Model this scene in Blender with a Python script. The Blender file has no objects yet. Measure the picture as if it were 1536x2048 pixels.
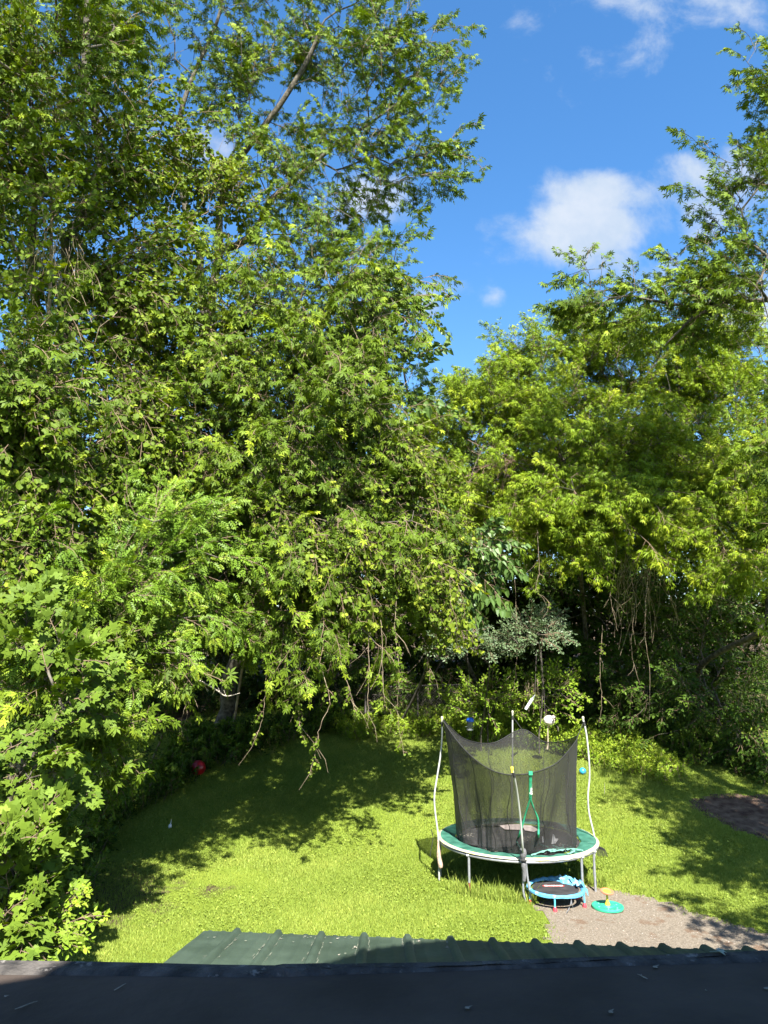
import bpy, math, random
import numpy as np
from mathutils import Vector, Matrix

# ------------------------------------------------------------------ camera, world, sun
SC = bpy.context.scene
COL = SC.collection
R = math.radians
FPX, PITCH, CAMZ = 1450.0, R(10.5), 4.1
cam_d = bpy.data.cameras.new('camera'); cam = bpy.data.objects.new('camera', cam_d); COL.objects.link(cam)
cam_d.sensor_fit = 'VERTICAL'; cam_d.sensor_height = 36.0; cam_d.lens = 36.0*FPX/2048
cam_d.clip_start = .05; cam_d.clip_end = 3000
cam.location = (0, 0, CAMZ); cam.rotation_euler = (R(90)+PITCH, 0, 0)
SC.camera = cam
SUN_EL, SHADOW_AZ = R(49), R(-10)          # shadows fall away from the camera and a little to the left
sun_dir = Vector((math.sin(SHADOW_AZ)*math.cos(SUN_EL), math.cos(SHADOW_AZ)*math.cos(SUN_EL), -math.sin(SUN_EL)))
sl = bpy.data.lights.new('sun', 'SUN'); sl.energy = 5.0; sl.angle = R(.53); sl.color = (1, .955, .87)
so = bpy.data.objects.new('sun', sl); COL.objects.link(so)
so.rotation_euler = sun_dir.to_track_quat('-Z', 'Y').to_euler(); so.location = (10, -20, 30)
SC.view_settings.view_transform = 'Standard'; SC.view_settings.look = 'None'
SC.view_settings.exposure = 2.0; SC.view_settings.gamma = 1
SC.cycles.max_bounces = 6; SC.cycles.diffuse_bounces = 1; SC.cycles.glossy_bounces = 2
SC.cycles.transmission_bounces = 4; SC.cycles.transparent_max_bounces = 8
SC.cycles.sample_clamp_indirect = 4

def ray(px, py):
    a = (px-768)/FPX; b = (1024-py)/FPX
    return Vector((a, math.cos(PITCH)-b*math.sin(PITCH), math.sin(PITCH)+b*math.cos(PITCH)))
def P(px, py, Y):
    d = ray(px, py); t = Y/d.y
    return Vector((d.x*t, Y, CAMZ+d.z*t))
def smooth(t):
    t = min(max(t, 0), 1); return t*t*(3-2*t)
def gz(x, y):                                # height of the ground
    h = 0
    if y > 15: h = .185*(y-15.75) if y > 16.5 else .185*(y-15)**2/3
    if y > 29: h = .185*13.25 + .05*(y-29)
    h += .03*math.sin(x*.9+1)*math.sin(y*.7)+.015*math.sin(x*2.3+y*1.7)
    return h
def G(px, py):                               # the ground point seen at a pixel
    d = ray(px, py); t0, t = 3., 3.
    for i in range(1500):
        p = Vector((0, 0, CAMZ))+d*t
        if p.z < gz(p.x, p.y): return p
        t += .04
    return p
def plane_hit(px, py, z0, Y0, slope):        # z = z0 + slope*(Y-Y0)
    d = ray(px, py); t = (z0-slope*Y0-CAMZ)/(d.z-slope*d.y)
    return Vector((d.x*t, d.y*t, CAMZ+d.z*t))

W = bpy.data.worlds.new('World'); SC.world = W; W.use_nodes = True
def build_world():
    nt = W.node_tree; N = nt.nodes; L = nt.links
    bg = N['Background']
    sky = N.new('ShaderNodeTexSky'); sky.sky_type = 'NISHITA'; sky.sun_disc = False
    sky.sun_elevation = SUN_EL
    sky.sun_rotation = math.atan2(-sun_dir.x, -sun_dir.y)
    sky.air_density = 1.0; sky.dust_density = .7; sky.ozone_density = 1.4; sky.altitude = 100
    tc = N.new('ShaderNodeTexCoord'); sep = N.new('ShaderNodeSeparateXYZ'); L.new(tc.outputs['Generated'], sep.inputs[0])
    def m(op, a, b=None, c=None, clamp=False):
        n = N.new('ShaderNodeMath'); n.operation = op; n.use_clamp = clamp
        for i, v in enumerate((a, b, c)):
            if v is None: continue
            if isinstance(v, (int, float)): n.inputs[i].default_value = v
            else: L.new(v, n.inputs[i])
        return n.outputs[0]
    yy = m('MAXIMUM', sep.outputs[1], .08)
    u = m('DIVIDE', sep.outputs[0], yy); v = m('DIVIDE', sep.outputs[2], yy)
    comb = N.new('ShaderNodeCombineXYZ'); L.new(u, comb.inputs[0]); L.new(v, comb.inputs[1])
    def noise(scale, det, off, dist=0.):
        mp = N.new('ShaderNodeMapping'); mp.inputs['Location'].default_value = (off, off*.7, off*.3); L.new(comb.outputs[0], mp.inputs[0])
        n = N.new('ShaderNodeTexNoise'); n.inputs['Scale'].default_value = scale; n.inputs['Detail'].default_value = det
        n.inputs['Roughness'].default_value = .6; n.inputs['Distortion'].default_value = dist; L.new(mp.outputs[0], n.inputs['Vector']); return n.outputs[0]
    n1 = noise(9., 12, 3.1, .2); n2 = noise(13, 6, 7.7); n3 = noise(3.0, 5, 1.7)
    clouds = [(1190, 385, 115, 50, 1.05), (1170, 455, 135, 66, 1.1), (1095, 455, 60, 60, .8), (1220, 510, 120, 50, .7), (1300, 545, 100, 70, .55), (993, 596, 36, 28, .55), (745, 390, 75, 50, .75),
              (1370, 345, 90, 45, .62), (1410, 440, 60, 80, .62), (1500, 350, 90, 60, .6), (1215, 105, 120, 65, .46), (1400, -15, 240, 60, .68), (1050, 60, 60, 60, .25),
              (300, 240, 80, 50, .6), (420, 280, 80, 50, .6), (840, 600, 90, 40, .6), (1480, 620, 130, 70, .8), (1900, 300, 300, 120, .9), (-300, 300, 300, 160, .9)]
    tot = None
    for (px, py, a, b, w) in clouds:
        d = ray(px, py); u0, v0 = d.x/d.y, d.z/d.y
        k = (1+v0*v0)**.5/FPX
        du = m('DIVIDE', m('SUBTRACT', u, u0), a*k*1.2); dv = m('DIVIDE', m('SUBTRACT', v, v0), b*k*1.35)
        g = m('ADD', m('MULTIPLY', du, du), m('MULTIPLY', dv, dv))
        g = m('MULTIPLY', m('EXPONENT', m('MULTIPLY', g, -1.1)), w)
        tot = g if tot is None else m('MAXIMUM', tot, g)
    dens = m('ADD', tot, m('MULTIPLY', m('SUBTRACT', n1, .5), 1.65))
    mr = N.new('ShaderNodeMapRange'); mr.interpolation_type = 'SMOOTHSTEP'; L.new(dens, mr.inputs[0])
    mr.inputs[1].default_value = .30; mr.inputs[2].default_value = .92
    mask = m('MULTIPLY', mr.outputs[0], m('GREATER_THAN', tot, .02)); mask = m('MULTIPLY', mask, .9)
    shade = N.new('ShaderNodeMapRange'); L.new(m('ADD', m('MULTIPLY', n2, .5), m('MULTIPLY', n3, .5)), shade.inputs[0])
    shade.inputs[1].default_value = .35; shade.inputs[2].default_value = .65; shade.inputs[3].default_value = .25; shade.inputs[4].default_value = 1.0
    cc = N.new('ShaderNodeMix'); cc.data_type = 'RGBA'
    cc.inputs[6].default_value = (2.3, 3.0, 3.9, 1); cc.inputs[7].default_value = (4.1, 4.25, 4.5, 1)
    L.new(shade.outputs[0], cc.inputs[0])
    hs = N.new('ShaderNodeHueSaturation'); hs.inputs['Saturation'].default_value = 1.3; hs.inputs['Value'].default_value = 1.38
    L.new(sky.outputs[0], hs.inputs['Color'])
    mx = N.new('ShaderNodeMix'); mx.data_type = 'RGBA'; L.new(mask, mx.inputs[0]); L.new(hs.outputs[0], mx.inputs[6]); L.new(cc.outputs[2], mx.inputs[7])
    L.new(mx.outputs[2], bg.inputs[0]); bg.inputs[1].default_value = .057
build_world()

# ------------------------------------------------------------------ helpers
def prop(o, label=None, cat=None, group=None, kind=None):
    if label: o['label'] = label
    if cat: o['category'] = cat
    if group: o['group'] = group
    if kind: o['kind'] = kind
    return o
def thing(name, label, cat, loc=(0, 0, 0), group=None):
    o = bpy.data.objects.new(name, None); COL.objects.link(o); o.location = loc; o.empty_display_size = .2
    return prop(o, label, cat, group)
def mesh_obj(name, me, mats, parent=None, loc=None):
    o = bpy.data.objects.new(name, me); COL.objects.link(o)
    for m in (mats if isinstance(mats, (list, tuple)) else [mats]): me.materials.append(m)
    if parent:
        o.parent = parent
        if loc is None: o.location = -Vector(parent.location) if parent.parent is None else (0, 0, 0)
    if loc is not None: o.location = loc
    return o
class MB:                                    # collects shapes for ONE mesh, in world coordinates
    def __init__(s): s.v = []; s.f = []; s.m = []
    def add(s, vs, fs, mi=0):
        b = len(s.v); s.v += [tuple(v) for v in vs]; s.f += [tuple(i+b for i in f) for f in fs]; s.m += [mi]*len(fs)
    def box(s, x0, x1, y0, y1, z0, z1, mi=0):
        s.add([(x0,y0,z0),(x1,y0,z0),(x1,y1,z0),(x0,y1,z0),(x0,y0,z1),(x1,y0,z1),(x1,y1,z1),(x0,y1,z1)],
              [(0,3,2,1),(4,5,6,7),(0,1,5,4),(1,2,6,5),(2,3,7,6),(3,0,4,7)], mi)
    def tube(s, pts, r, n=8, mi=0, closed=False, caps=True):
        pts = [Vector(p) for p in pts]; k = len(pts); rs = r if isinstance(r, (list, tuple)) else [r]*k
        rings = []; ref = None
        for i, p in enumerate(pts):
            a = pts[i-1] if (i or closed) else p; b = pts[(i+1) % k] if (i < k-1 or closed) else p
            d = (b-a).normalized() if (b-a).length > 1e-7 else Vector((0, 0, 1))
            if ref is None: ref = d.orthogonal().normalized()
            ref = (ref-d*ref.dot(d)).normalized(); q = d.cross(ref)
            rings.append([p+(ref*math.cos(t)+q*math.sin(t))*rs[i] for t in [2*math.pi*j/n for j in range(n)]])
        vs = [v for rg in rings for v in rg]; fs = []
        for i in range(k if closed else k-1):
            for j in range(n):
                a = i*n+j; b = i*n+(j+1) % n; c = ((i+1) % k)*n+(j+1) % n; d = ((i+1) % k)*n+j; fs.append((a, b, c, d))
        if caps and not closed: fs += [tuple(range(n-1, -1, -1)), tuple((k-1)*n+j for j in range(n))]
        s.add(vs, fs, mi)
    def lathe(s, c, prof, n=24, mi=0, rot=None):   # prof: (radius, z) list
        vs = []; c = Vector(c)
        for (r, z) in prof:
            for j in range(n):
                v = Vector((r*math.cos(2*math.pi*j/n), r*math.sin(2*math.pi*j/n), z))
                if rot: v = rot @ v
                vs.append(c+v)
        fs = [(i*n+j, i*n+(j+1) % n, (i+1)*n+(j+1) % n, (i+1)*n+j) for i in range(len(prof)-1) for j in range(n)]
        s.add(vs, fs, mi)
    def build(s, name, mats, parent=None, smooth_=True):
        me = bpy.data.meshes.new(name); me.from_pydata(s.v, [], s.f)
        me.polygons.foreach_set('material_index', s.m)
        if smooth_: me.polygons.foreach_set('use_smooth', [True]*len(me.polygons)); me.set_sharp_from_angle(angle=R(40))
        me.update()
        return mesh_obj(name, me, mats, parent)

# ------------------------------------------------------------------ materials
def newmat(name):
    m = bpy.data.materials.new(name); m.use_nodes = True; nt = m.node_tree
    return m, nt, nt.nodes['Principled BSDF']
def mat(name, col, rough=.6, var=.25, scale=8., bump=0., bscale=40., metal=0., spec=.5, col2=None, spots=None, coat=0.):
    m, nt, b = newmat(name); N = nt.nodes; L = nt.links
    tc = N.new('ShaderNodeTexCoord')
    n = N.new('ShaderNodeTexNoise'); n.inputs['Scale'].default_value = scale; n.inputs['Detail'].default_value = 6; L.new(tc.outputs['Object'], n.inputs['Vector'])
    r = N.new('ShaderNodeValToRGB'); L.new(n.outputs[0], r.inputs[0])
    c2 = col2 or tuple(min(1, c*(1+var)) for c in col)
    r.color_ramp.elements[0].position = .35; r.color_ramp.elements[1].position = .68
    r.color_ramp.elements[0].color = tuple(c*(1-var) for c in col)+(1,); r.color_ramp.elements[1].color = tuple(c2)+(1,)
    out = r.outputs[0]
    if spots:                                # (colour, scale, threshold)
        n2 = N.new('ShaderNodeTexNoise'); n2.inputs['Scale'].default_value = spots[1]; n2.inputs['Detail'].default_value = 8; n2.inputs['Roughness'].default_value = .7
        L.new(tc.outputs['Object'], n2.inputs['Vector'])
        mr = N.new('ShaderNodeMapRange'); L.new(n2.outputs[0], mr.inputs[0]); mr.inputs[1].default_value = spots[2]; mr.inputs[2].default_value = spots[2]+.06
        mx = N.new('ShaderNodeMix'); mx.data_type = 'RGBA'; L.new(mr.outputs[0], mx.inputs[0]); L.new(out, mx.inputs[6]); mx.inputs[7].default_value = tuple(spots[0])+(1,)
        out = mx.outputs[2]
    L.new(out, b.inputs['Base Color'])
    b.inputs['Roughness'].default_value = rough; b.inputs['Metallic'].default_value = metal; b.inputs['Specular IOR Level'].default_value = spec
    b.inputs['Coat Weight'].default_value = coat
    if bump:
        n3 = N.new('ShaderNodeTexNoise'); n3.inputs['Scale'].default_value = bscale; n3.inputs['Detail'].default_value = 5; L.new(tc.outputs['Object'], n3.inputs['Vector'])
        bp = N.new('ShaderNodeBump'); bp.inputs['Strength'].default_value = bump; bp.inputs['Distance'].default_value = .02
        L.new(n3.outputs[0], bp.inputs['Height']); L.new(bp.outputs[0], b.inputs['Normal'])
    return m
def leafmat(name, dark, mid, flush, trans=.35, rough=.42, spec=.45):
    m, nt, b = newmat(name); N = nt.nodes; L = nt.links
    at = N.new('ShaderNodeAttribute'); at.attribute_name = 'tint'
    r = N.new('ShaderNodeValToRGB'); L.new(at.outputs['Fac'], r.inputs[0])
    e = r.color_ramp.elements; e[0].position = 0; e[0].color = dark+(1,); e[1].position = 1; e[1].color = flush+(1,)
    k = e.new(.55); k.color = mid+(1,)
    L.new(r.outputs[0], b.inputs['Base Color']); b.inputs['Roughness'].default_value = rough; b.inputs['Specular IOR Level'].default_value = spec
    tr = N.new('ShaderNodeBsdfTranslucent')
    hs = N.new('ShaderNodeHueSaturation'); hs.inputs['Hue'].default_value = .49; hs.inputs['Saturation'].default_value = 1.15; hs.inputs['Value'].default_value = 1.25
    L.new(r.outputs[0], hs.inputs['Color']); L.new(hs.outputs[0], tr.inputs[0])
    mx = N.new('ShaderNodeMixShader'); mx.inputs[0].default_value = trans
    L.new(b.outputs[0], mx.inputs[1]); L.new(tr.outputs[0], mx.inputs[2]); L.new(mx.outputs[0], N['Material Output'].inputs[0])
    return m
LM = dict(
    maple=leafmat('maple_leaf', (.022, .046, .005), (.096, .152, .012), (.25, .32, .024), .18, .55, .13),
    norway=leafmat('broad_maple_leaf', (.035, .07, .009), (.108, .168, .018), (.18, .25, .025), .16, .6, .13),
    vine=leafmat('vine_leaf', (.024, .05, .005), (.094, .143, .011), (.21, .255, .024), .18, .6, .13),
    ash=leafmat('ash_leaflet', (.05, .095, .006), (.158, .235, .014), (.28, .33, .022), .22, .55, .13),
    elder=leafmat('elder_leaflet', (.045, .10, .008), (.13, .215, .018), (.27, .34, .03), .2, .5, .2),
    heart=leafmat('heart_leaf', (.035, .075, .018), (.095, .165, .036), (.16, .23, .05), .2, .42, .4),
    dogwood=leafmat('grey_green_leaf', (.04, .07, .03), (.09, .14, .058), (.14, .20, .08), .15, .5),
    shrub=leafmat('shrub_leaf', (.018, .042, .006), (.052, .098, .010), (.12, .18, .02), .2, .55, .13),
    weed=leafmat('weed_leaf', (.06, .125, .008), (.16, .255, .018), (.26, .33, .028), .24, .55, .2),
    grass=leafmat('grass_blade', (.105, .155, .02), (.195, .262, .042), (.32, .36, .07), .28, .6, .2),
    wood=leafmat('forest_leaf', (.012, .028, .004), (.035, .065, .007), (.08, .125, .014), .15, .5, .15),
)
BARK = mat('grey_bark', (.07, .06, .047), .9, .45, 9, .6, 30, spec=.2, col2=(.14, .125, .10))
BARKM = mat('mossy_bark', (.07, .06, .04), .9, .4, 6, .6, 30, spec=.2, col2=(.14, .13, .08))
TWIG = mat('twig_bark', (.14, .10, .065), .9, .3, 5, spec=.2)
VINEB = mat('vine_stem', (.22, .16, .11), .85, .35, 5, spec=.2, col2=(.36, .29, .2))

# ------------------------------------------------------------------ leaves and crowns (all quads, numpy)
def lobe(ang, ln, w, z=-.12, b=.02):
    c, s = math.cos(ang), math.sin(ang)
    f = lambda x, y, zz: (x*c-y*s, x*s+y*c, zz)
    return [f(0, -b, 0), f(ln*.52, -w, .02), f(ln, 0, z), f(ln*.52, w, .02)]
SHAPES = {
    'maple': [lobe(0, 1, .15), lobe(.78, .82, .13), lobe(-.78, .82, .13), lobe(1.75, .45, .1), lobe(-1.75, .45, .1)],
    'maple3': [lobe(0, 1, .16), lobe(.8, .85, .14), lobe(-.8, .85, .14)],
    'norway': [lobe(0, .92, .25, -.08), lobe(.80, .86, .22, -.1), lobe(-.80, .86, .22, -.1), lobe(1.7, .58, .2, -.06), lobe(-1.7, .58, .2, -.06),
               [(-.05, 0, .01), (.3, .36, .02), (.5, 0, .02), (.3, -.36, .02)]],
    'oval': [[(0, 0, 0), (.3, -.27, .07), (.72, -.2, .05), (1, 0, -.06)], [(0, 0, 0), (1, 0, -.06), (.72, .2, .05), (.3, .27, .07)]],
    'heart': [[(0, 0, 0), (.12, -.4, .05), (.6, -.3, .03), (1.05, 0, -.15)], [(0, 0, 0), (1.05, 0, -.15), (.6, .3, .03), (.12, .4, .05)]],
    'round': [[(0, 0, 0), (.2, -.42, .06), (.75, -.36, .02), (1, 0, -.04)], [(0, 0, 0), (1, 0, -.04), (.75, .36, .02), (.2, .42, .06)]],
}
def _pinnate(nl, ll, w, dr):
    q = []
    for i in range(nl):
        t = .25+.7*i/(nl-1); z = -dr*t*t
        for s in (-1, 1):
            a = s*(1.15-.5*t); c, sn = math.cos(a), math.sin(a); l = ll*(1-.25*abs(t-.5))
            f = lambda x, y, zz: (t+x*c-y*sn, x*sn+y*c, z+zz)
            q.append([f(0, 0, 0), f(l*.45, -w*l, -.02), f(l, 0, -l*.45), f(l*.45, w*l, -.02)])
    q.append([(1, 0, -dr), (1+ll*.4, -w*ll, -dr-.05), (1+ll, 0, -dr-.3*ll), (1+ll*.4, w*ll, -dr-.05)])
    return q
SHAPES['ash'] = [[(0, 0, 0), (.5, -.11, -.1), (1, 0, -.55), (.5, .11, -.1)], *[[(.15, 0, 0), (.15+.42*math.cos(a), .42*math.sin(a)-.1, -.12), (.15+.72*math.cos(a), .72*math.sin(a), -.6), (.15+.42*math.cos(a), .42*math.sin(a)+.1, -.12)] for a in (.75, -.75, 1.6, -1.6)]]
SHAPES['elder'] = _pinnate(4, .42, .22, .3)

def frame(d, up):
    x = d/np.linalg.norm(d); y = np.cross(up, x); n = np.linalg.norm(y)
    y = y/n if n > 1e-6 else np.array([0, 1., 0]); z = np.cross(x, y)
    return np.stack([x, y, z], 1)            # columns
def unit(v): return v/np.linalg.norm(v)
def prism(a, b, r0, r1):                     # three quads round a twig
    d = unit(b-a); o = np.cross(d, [.3, .2, 1.]); o = unit(o); p = np.cross(d, o)
    A = [a+r0*(math.cos(t)*o+math.sin(t)*p) for t in (0, 2.094, 4.189)]; B = [b+r1*(math.cos(t)*o+math.sin(t)*p) for t in (0, 2.094, 4.189)]
    return [[A[i], A[(i+1) % 3], B[(i+1) % 3], B[i]] for i in range(3)]
def make_spray(rng, S, shape, L, nside=7, nl=4, droop=.25, hang=.5, flush=.5, spread=.5, side=.5, tipf=.35):
    sh = np.array(SHAPES[shape], float); Q = []; T = []; M = []
    def leaf(p, d, tint, sc=1.):
        d = unit(np.array(d)+np.array([0, 0, -hang])+rng.normal(0, .25, 3)); n = unit(np.array([0, 0, 1.])+rng.normal(0, .45, 3))
        F = frame(d, n); s = L*sc*rng.uniform(.7, 1.15)
        bend = sh.copy(); bend[:, :, 1] *= rng.uniform(.8, 1.1)
        Q.append((bend*s) @ F.T+p+d*s*.25); T.extend([tint]*len(sh)); M.extend([0]*len(sh))
    pt = lambda t: np.array([S*t, S*.05*math.sin(3*t), -droop*S*t*t])
    segs = [pt(t) for t in np.linspace(0, 1, 4)]
    for a, b in zip(segs, segs[1:]): Q.append(np.array(prism(a, b, .007, .004))); T.extend([.5]*3); M.extend([1]*3)
    fl = rng.random() < flush
    for i in range(nside):
        t = .12+.88*i/max(1, nside-1); p = pt(t); s = 1 if i % 2 else -1
        a = s*rng.uniform(.5, 1.1)*(1-.5*(t > .95)); el = rng.normal(0, spread)
        dr = np.array([math.cos(a)*math.cos(el), math.sin(a)*math.cos(el), math.sin(el)-.15])
        ln = S*side*(1-.55*t)*rng.uniform(.6, 1.1)
        e = p+dr*ln+np.array([0, 0, -.12*ln])
        Q.append(np.array(prism(p, e, .004, .002))); T.extend([.5]*3); M.extend([1]*3)
        k = nl
        for j in range(k):
            f = (j+1)/k; q = p+(e-p)*f; lat = np.cross(dr, [0, 0, 1.])*(1 if j % 2 else -1)
            tint = .42+rng.normal(0, .09)+.1*(f-.5)
            if fl: tint = max(tint, min(1, .45+.5*max(0, t-.45)/.55*f+rng.normal(0, .06)))
            leaf(q, dr*.6+lat*rng.uniform(.3, 1), tint, 1.-.25*(tint > .7))
    for j in range(5):
        a = (j-2)*.6; tint = rng.uniform(.82, 1) if fl else .45+rng.normal(0, .08)
        leaf(pt(1), [math.cos(a), math.sin(a), .1], tint, .85)
    return np.concatenate(Q), np.array(T), np.array(M, int)

def quads_mesh(name, Q, T, M):
    n = len(Q); me = bpy.data.meshes.new(name); STAT[0] += n
    me.vertices.add(4*n); me.vertices.foreach_set('co', np.ascontiguousarray(Q, np.float32).ravel())
    me.loops.add(4*n); me.loops.foreach_set('vertex_index', np.arange(4*n, dtype=np.int32))
    me.polygons.add(n); me.polygons.foreach_set('loop_start', np.arange(0, 4*n, 4, dtype=np.int32))
    me.polygons.foreach_set('material_index', np.ascontiguousarray(M, np.int32))
    me.update(calc_edges=True)
    a = me.attributes.new('tint', 'FLOAT', 'FACE'); a.data.foreach_set('value', np.ascontiguousarray(np.clip(T, 0, 1), np.float32))
    return me
def instance(templates, pos, frames, scales, tintoff, rng):
    ids = rng.integers(0, len(templates), len(pos)); Q = []; T = []; M = []
    for k, (q, t, m) in enumerate(templates):
        s = np.where(ids == k)[0]
        if not len(s): continue
        F = frames[s]*scales[s][:, None, None]
        Q.append((np.einsum('mij,nqj->mnqi', F, q)+pos[s][:, None, None, :]).reshape(-1, 4, 3))
        T.append((t[None]+tintoff[s][:, None]).ravel()); M.append(np.tile(m, len(s)))
    return np.concatenate(Q), np.concatenate(T), np.concatenate(M)

_rng0 = np.random.default_rng(11)
def tset(n, **k): return [make_spray(_rng0, **k) for _ in range(n)]
TPL = {
    'maple': tset(9, S=.75, shape='maple', L=.14, nside=8, nl=4, droop=.4, hang=.9, flush=.3, spread=.45),
    'mapleS': tset(6, S=.85, shape='maple3', L=.125, nside=9, nl=4, droop=.1, hang=.5, flush=.25, spread=.5),
    'norway': tset(5, S=.42, shape='norway', L=.135, nside=7, nl=3, droop=.25, hang=.12, flush=.15, spread=.2, side=.6),
    'vine': tset(7, S=.75, shape='round', L=.105, nside=8, nl=5, droop=.7, hang=.7, flush=.3, spread=.6),
    'ash': tset(8, S=.85, shape='ash', L=.145, nside=10, nl=5, droop=.3, hang=.35, flush=.5, spread=.45, tipf=.15),
    'elder': tset(5, S=.7, shape='elder', L=.16, nside=9, nl=4, droop=.3, hang=.3, flush=.4, spread=.4, tipf=.1),
    'heart': tset(5, S=.8, shape='heart', L=.17, nside=7, nl=4, droop=.55, hang=1.3, flush=.1, spread=.3),
    'dogwood': tset(5, S=.6, shape='oval', L=.08, nside=10, nl=6, droop=.1, hang=.1, flush=.2, spread=.2),
    'shrub': tset(6, S=.75, shape='oval', L=.12, nside=9, nl=5, droop=.3, hang=.5, flush=.25, spread=.5),
    'weed': tset(6, S=.38, shape='oval', L=.085, nside=8, nl=4, droop=.1, hang=.2, flush=.4, spread=.4),
    'wood': tset(5, S=1.2, shape='oval', L=.2, nside=9, nl=5, droop=.35, hang=.5, flush=.2, spread=.6),
    'bush': tset(5, S=.5, shape='oval', L=.1, nside=7, nl=4, droop=.2, hang=.3, flush=.5, spread=.4),
}
DENS = dict(maple=3.0, vine=2.8, ash=2.7, wood=2.0, heart=2.0, elder=2.0, norway=1.1, shrub=1.6)
STAT = [0]
def blob_points(b, rng):
    """b = (px, py, Y, rx_px, ry_px, depth_m, n) or ('w', x, y, z, rx, ry, rz, n)"""
    if b[0] == 'w': c = Vector(b[1:4]); rr = b[4:7]; n = b[7]
    else:
        c = P(b[0], b[1], b[2]); k = (c-Vector((0, 0, CAMZ))).length/FPX
        k = c.y*1.0/FPX*(1/ray(b[0], b[1]).y)
        rr = (b[3]*k, b[5], b[4]*k); n = b[6]
    k = max(1, round(n/8)); v = rng.normal(0, 1, (k, 3)); v /= np.linalg.norm(v, axis=1)[:, None]; v *= (rng.random(k)**.42)[:, None]
    cl = (np.array(c)+v*np.array(rr))[rng.integers(0, k, n)]; s = min(.36, min(rr)*.55)
    return cl+rng.normal(0, 1, (n, 3))*np.array([s, s, s*.8])

def grow(root, limbs, att, rng, wander=.12, step=.45, tip=.007, power=2.35, limb_r=None):
    """skeleton: nodes, parents, radii. limbs: explicit polylines (the first starts at the root)"""
    nodes = [np.array(root, float)]; par = [-1]; plen = [0.]
    def extend(i, target, curve):
        a = nodes[i].copy(); b = np.array(target, float); L = np.linalg.norm(b-a); k = max(1, int(L/step)); last = i
        off = rng.normal(0, wander, 3)*L; off[2] += curve*L
        for j in range(1, k+1):
            t = j/k; p = a+(b-a)*t+off*math.sin(math.pi*t)*.6
            nodes.append(p); par.append(last); plen.append(plen[last]+L/k); last = len(nodes)-1
        return last
    floor = {}
    for li, l in enumerate(limbs):
        l = [np.array(p, float) for p in l]
        i = 0 if l is limbs[0] else int(np.argmin(np.linalg.norm(np.array(nodes)-l[0], axis=1)))
        if np.linalg.norm(nodes[i]-l[0]) < .05: l = l[1:]
        n0 = len(nodes)
        for p in l: i = extend(i, p, 0)
        if limb_r and li < len(limb_r):
            r0, r1 = limb_r[li]; n1 = len(nodes)
            for q in range(n0, n1): floor[q] = r0+(r1-r0)*(q-n0)/max(1, n1-n0-1)
            if li == 0: floor[0] = r0
    d0 = np.min(np.linalg.norm(att[:, None, :]-np.array(nodes)[None], axis=2), axis=1)
    ends = {}
    for a in np.argsort(d0):
        A = att[a]; NN = np.array(nodes); d = np.linalg.norm(NN-A, axis=1)
        up = np.maximum(0, NN[:, 2]-A[2])
        c = d+.22*np.array(plen)+.25*up
        i = int(np.argmin(c)); last = extend(i, A, .1); ends[int(a)] = (last, par[last])
    n = len(nodes); acc = np.zeros(n); kids = [[] for _ in range(n)]
    for i in range(n-1, 0, -1):
        if acc[i] == 0: acc[i] = tip**power
        acc[par[i]] += acc[i]; kids[par[i]].append(i)
    rad = acc**(1/power)
    for q, v in floor.items(): rad[q] = max(rad[q], v)
    return np.array(nodes), np.array(par), rad, kids, ends

def skeleton_mesh(name, nodes, par, rad, kids, minr=0.0):
    V = []; F = []; n = len(nodes); main = {}
    for i in range(n):
        if kids[i]: main[i] = max(kids[i], key=lambda k: rad[k])
    frames = {}
    def ringat(p, d, r, ns):
        o = np.cross(d, [.31, .17, .93]); o = unit(o); q = np.cross(d, o)
        return [p+r*(math.cos(2*math.pi*j/ns)*o+math.sin(2*math.pi*j/ns)*q) for j in range(ns)]
    rings = {}
    for i in range(1, n):
        p = par[i]
        if rad[i] < minr: continue
        ns = 5 if rad[i] < .03 else 8 if rad[i] < .09 else 14
        e = nodes[i]-nodes[p]
        if np.linalg.norm(e) < 1e-5: e = np.array([0, 0, 1e-3])
        e = unit(e)
        key = (p, ns) if main.get(p) == i else None
        if key and key in rings: s = rings[key]
        else:
            s = len(V); r0 = rad[i]*1.05 if main.get(p) != i else rad[p]
            if par[p] == -1: r0 = rad[p]*1.35
            V += ringat(nodes[p], e, min(r0, rad[p]), ns)
        d = e
        if i in main: d = unit(e+unit(nodes[main[i]]-nodes[i]+1e-9))
        t = len(V); V += ringat(nodes[i], d, rad[i], ns); rings[(i, ns)] = t
        for j in range(ns): F.append((s+j, s+(j+1) % ns, t+(j+1) % ns, t+j))
    me = bpy.data.meshes.new(name); me.from_pydata(V, [], F)
    me.polygons.foreach_set('use_smooth', [True]*len(F)); me.update()
    return me

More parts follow.
